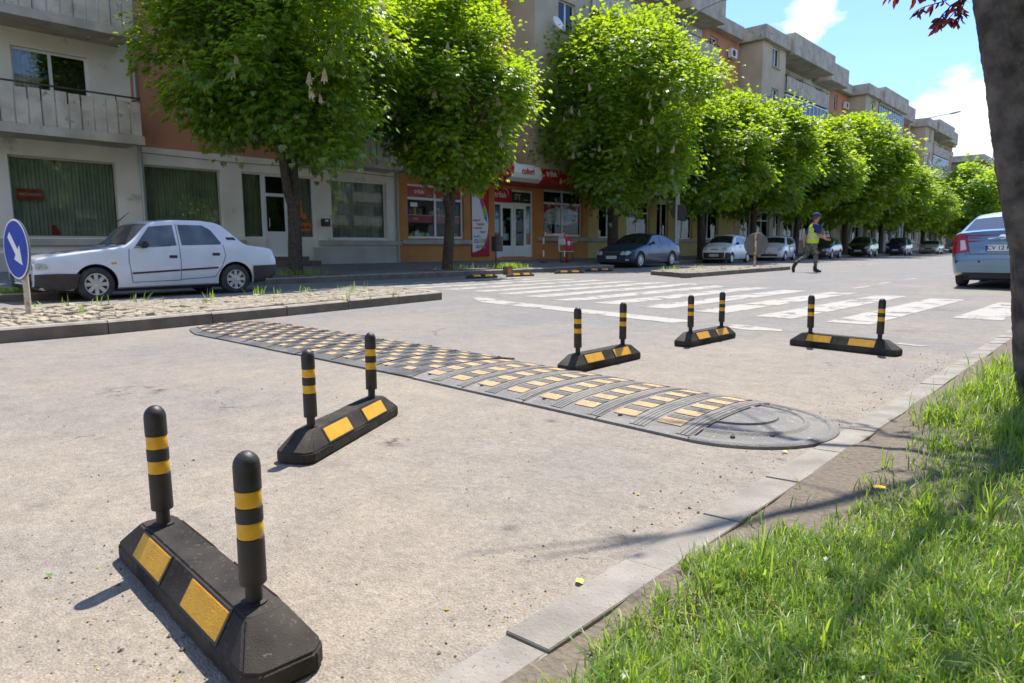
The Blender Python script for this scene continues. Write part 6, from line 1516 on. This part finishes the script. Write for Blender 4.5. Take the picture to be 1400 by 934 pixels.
# lamps
def lamp(x, y, h, arm, label):
    T = thing('street_lamp', label, 'street lamp', (x, y, .16), 0, 'street lamps along the far kerb')
    b = MB(); b.tube([(0, 0, -.1), (0, 0, .9), (0, 0, h-.16)], [.11, .09, .06], 12); b.build('pole', 'lamp_grey', T, smooth=True)
    b = MB(); b.tube([(0, 0, h-.3), (arm*.15, 0, h+.0), (arm*.5, 0, h+.25), (arm, 0, h+.42)], [.045, .045, .04, .035], 8); b.build('arm', 'lamp_grey', T, smooth=True)
    b = MB(); Mh = Matrix.Translation((arm+.3, 0, h+.44)) @ Matrix.Rotation(R(-8), 4, 'Y')
    vs = []
    for i, (t, w, hh) in enumerate(((-.4, .06, .04), (-.25, .11, .07), (.1, .15, .09), (.4, .12, .06), (.5, .04, .03))):
        for k in range(10): a = 2*math.pi*k/10; vs.append(Mh @ Vector((t, w*math.cos(a), hh*math.sin(a))))
    b.add(vs, [(i*10+k, i*10+(k+1) % 10, i*10+10+(k+1) % 10, i*10+10+k) for i in range(4) for k in range(10)]+[tuple(range(10)), tuple(range(40, 50))]); b.build('lamp_head', 'lamp_grey', T, smooth=True)
lamp(-17.2, 30.6, 11.4, 2.1, 'grey street lamp arching over the top of the big round chestnut tree')
lamp(-17.2, 72.5, 11.9, 3.2, 'grey street lamp with its arm in front of the glazed top balcony')
lamp(-17.2, 118.0, 14.0, 4.0, 'farthest street lamp above the low orange brick building')
# litter bin
T = thing('litter_bin', 'black litter bin on a thin pole beside the painted banner', 'bin', (-16.05, 16.55, .18))
b = MB(); b.tube([(0, 0, -.1), (0, 0, 1.12)], .025, 8); b.build('pole', 'black_plastic', T)
b = MB(); b.prism([(-.05, -.17), (.16, -.17), (.2, -.08), (.2, .08), (.16, .17), (-.05, .17)], .55, 1.05); b.build('bin', 'black_plastic', T, bevel=.01)
# barrier with striped tape
T = thing('tape_barrier', 'thin striped posts strung with red and white tape in front of the shop door', 'barrier', (-18.9, 22.4, .2))
pm('stripe_red', (.55, .03, .03), None, rough=.5)
def stripes(parent, a, c, n, r, nm):
    a = Vector(a); c = Vector(c); b = MB()
    for i in range(n): b.tube([a.lerp(c, i/n), a.lerp(c, (i+1)/n)], r, 8, i % 2)
    return b.build(nm, ['stripe_red', 'sign_white'], parent)
stripes(T, (0, 0, 0), (0, 0, 1.35), 5, .028, 'post'); stripes(T, (.3, 1.05, 0), (.3, 1.05, 1.3), 5, .025, 'post')
b = MB()
for (x, y) in ((0, 0), (.3, 1.05)): b.lathe([(.2, 0), (.19, .05), (.06, .07)], 16, Matrix.Translation((x, y, .0)))
b.build('foot', 'rim_dark', T)
b = MB()
def tape(b, P0, P1, sag, n=16, w=.035, tw=1.0):
    P0 = Vector(P0); P1 = Vector(P1); vs = []
    for i in range(n+1):
        t = i/n; p = P0.lerp(P1, t)-Vector((0, 0, sag*4*t*(1-t))); a = tw*math.sin(t*6); u = Vector((math.sin(a)*.6, 0, math.cos(a)))*w; vs += [p-u, p+u]
    k = len(b.v); b.v += [tuple(v) for v in vs]
    for i in range(n): b.f.append((k+2*i, k+2*i+1, k+2*i+3, k+2*i+2)); b.m.append(i % 2)
tape(b, (0, 0, 1.28), (.3, 1.05, 1.25), .05); tape(b, (.3, 1.05, 1.22), (-1.6, 3.4, 1.7), .12, 24); tape(b, (.3, 1.05, 1.25), (-.3, 2.0, .95), .15, 12); tape(b, (.3, 1.05, 1.0), (-.2, 2.6, .95), .08, 14)
b.build('tape', ['stripe_red', 'sign_white'], T)
T2 = thing('plastic_sign', 'red sign hung low on the taped barrier post', 'sign', (-18.55, 23.5, .2))
b = MB(); b.box(-.02, .02, -.02, .34, .5, 1.1); q = b.build('panel', 'stripe_red', T2, bevel=.01)
b = MB(); b.lathe([(.1, 0), (.1, .006)], 20, Matrix.Translation((.022, .16, .84)) @ Matrix.Rotation(R(90), 4, 'Y')); b.build('roundel', 'sign_white', q)
T3 = thing('chair', 'pale chair with a rounded back in front of the right shop window', 'chair', (-19.3, 24.2, .24))
b = MB(); b.tube([(0, -.25, .45), (0, -.27, .95), (-.02, -.2, 1.08), (-.02, .2, 1.08), (0, .27, .95), (0, .25, .45)], .03, 8); b.box(-.03, 0, -.22, .22, .72, 1.02); b.build('backrest', 'sign_white', T3, smooth=True)
b = MB(); b.box(0, .45, -.24, .24, .42, .46); b.build('seat', 'sign_white', T3, bevel=.01)
for (x, y) in ((.03, -.2), (.03, .2), (.42, -.2), (.42, .2)): b = MB(); b.tube([(x, y, 0), (x, y, .42)], .018, 6); b.build('leg', 'rim_dark', T3)
# small reddish box on the kerb
T4 = thing('kerb_box', 'small reddish box standing on the far kerb behind a wheel stop', 'box', (-14.9, 15.9, .0))
b = MB(); b.box(-.08, .08, -.15, .15, 0, .26); q = b.build('case', 'step_stone', T4, bevel=.01)
b = MB(); b.box(.081, .086, -.09, .09, .05, .2); b.build('plate', 'sticker_orange', q)

# ------------------------------------------------------------------ small things in the foreground
def fallen(name, px, py, s, mat, label, cat, a=.0):
    g_ = gnd(px, py, .004); b = MB(); n = 8; vs = [(0, 0, .006*s*60)]
    for k in range(n): q = 2*math.pi*k/n; rr = s*(1 if k % 2 == 0 else .8)*(1+.3*math.cos(q)); vs.append((rr*math.cos(q), rr*.7*math.sin(q), .001+s*.3*abs(math.sin(q+a))))
    b.add(vs, [(0, 1+k, 1+(k+1) % n) for k in range(n)]); o = b.build(name, mat); o.location = g_; o.rotation_euler = (0, 0, a); tag(o, label, cat); return o
fallen('fallen_leaf', 793, 797, .016, 'leaf_yellow', 'yellow fallen leaf lying on the road near the kerb', 'leaf', 2.6)
fallen('fallen_leaf', 66, 787, .011, 'leaf_green', 'small green leaf lying on the road left of the nearest delimiter', 'leaf', .5)
fallen('fallen_leaf', 1008, 695, .011, 'leaf_green', 'small green leaf on the road below the rounded end of the speed bump', 'leaf', .3)
fallen('fallen_leaf', 1072, 618, .014, 'leaf_yellow', 'pale leaf at the rim of the speed bump end cap', 'leaf', .1)
b = MB(); rng = random.Random(31)
for i in range(900):
    q = rng.random()
    if q < .45: x = -.95-abs(rng.gauss(0, .12)); y = rng.uniform(.8, 6)
    elif q < .75: x = rng.uniform(-4, -1); y = rng.uniform(.4, 5)
    else: x = -1.5+rng.gauss(0, .35); y = .45+rng.gauss(0, .12)
    s = rng.uniform(.0012, .0042) if rng.random() < .93 else rng.uniform(.004, .007)
    Mx = Matrix.Translation((x, y, s*.4)) @ Matrix.Rotation(rng.uniform(0, 6), 4, 'Z') @ Matrix.Rotation(rng.uniform(-.5, .5), 4, 'X')
    b.add([Mx @ Vector(p)*1 for p in ((-s, 0, 0), (0, -s*.8, -s*.2), (s*1.2, 0, 0), (0, s, 0), (0, 0, s*.8), (0, 0, -s*.6))], [(0, 1, 4), (1, 2, 4), (2, 3, 4), (3, 0, 4), (1, 0, 5), (2, 1, 5), (3, 2, 5), (0, 3, 5)], rng.choice((0, 0, 1, 2)))
tag(b.build('gravel', ['pebble', 'kerb_dark', 'leaf_yellow']), 'grit and crumbs scattered on the asphalt along the kerb', 'grit', None, 'stuff')
for (px, py, k) in ((1203, 669, 0), (1231, 918, 1)):
    q = gnd(px, py, .05); b = MB()
    for j in range(26):
        a = j*2.4; r = .013*math.sqrt(j/26); c = Vector((r*math.cos(a), r*math.sin(a), .004)); d = Vector((math.cos(a), math.sin(a), .5))*.008; sd = Vector((-math.sin(a), math.cos(a), 0))*.002; b.add([c-sd, c+sd, c+d+sd, c+d-sd], [(0, 1, 2, 3)])
    o = b.build('blossom', 'dandelion'); F = thing('dandelion', ('yellow dandelion in the grass below the dark trunk', 'yellow dandelion close to the bottom edge of the lawn')[k], 'flower', q); o.parent = F
    b = MB(); b.tube([(0, 0, -.05), (0, 0, .003)], .0018, 5); b.build('stem', 'leaf_green', F)
for (px, py, s, lab) in ((948, 815, .05, 'broad pale green leaf standing at the lawn edge by the kerb'), (985, 790, .04, 'smaller broad leaf just behind the pale one at the lawn edge')):
    q = gnd(px, py, .0); rng = random.Random(px); F = thing('broadleaf_weed', lab, 'weed', (q.x+.05, q.y, lawn_z(q.x+.05, q.y)))
    pts_ = [Vector((0, 0, 0))]*4; dr_ = [Vector((rng.gauss(0, .5), rng.gauss(0, .5), .9)) for _ in range(4)]
    oval_leaves(pts_, dr_, s, rng, .28).build('leaf', 'grass_blade', F)
print('objects', len(bpy.data.objects), 'faces', sum(len(m.polygons) for m in bpy.data.meshes))
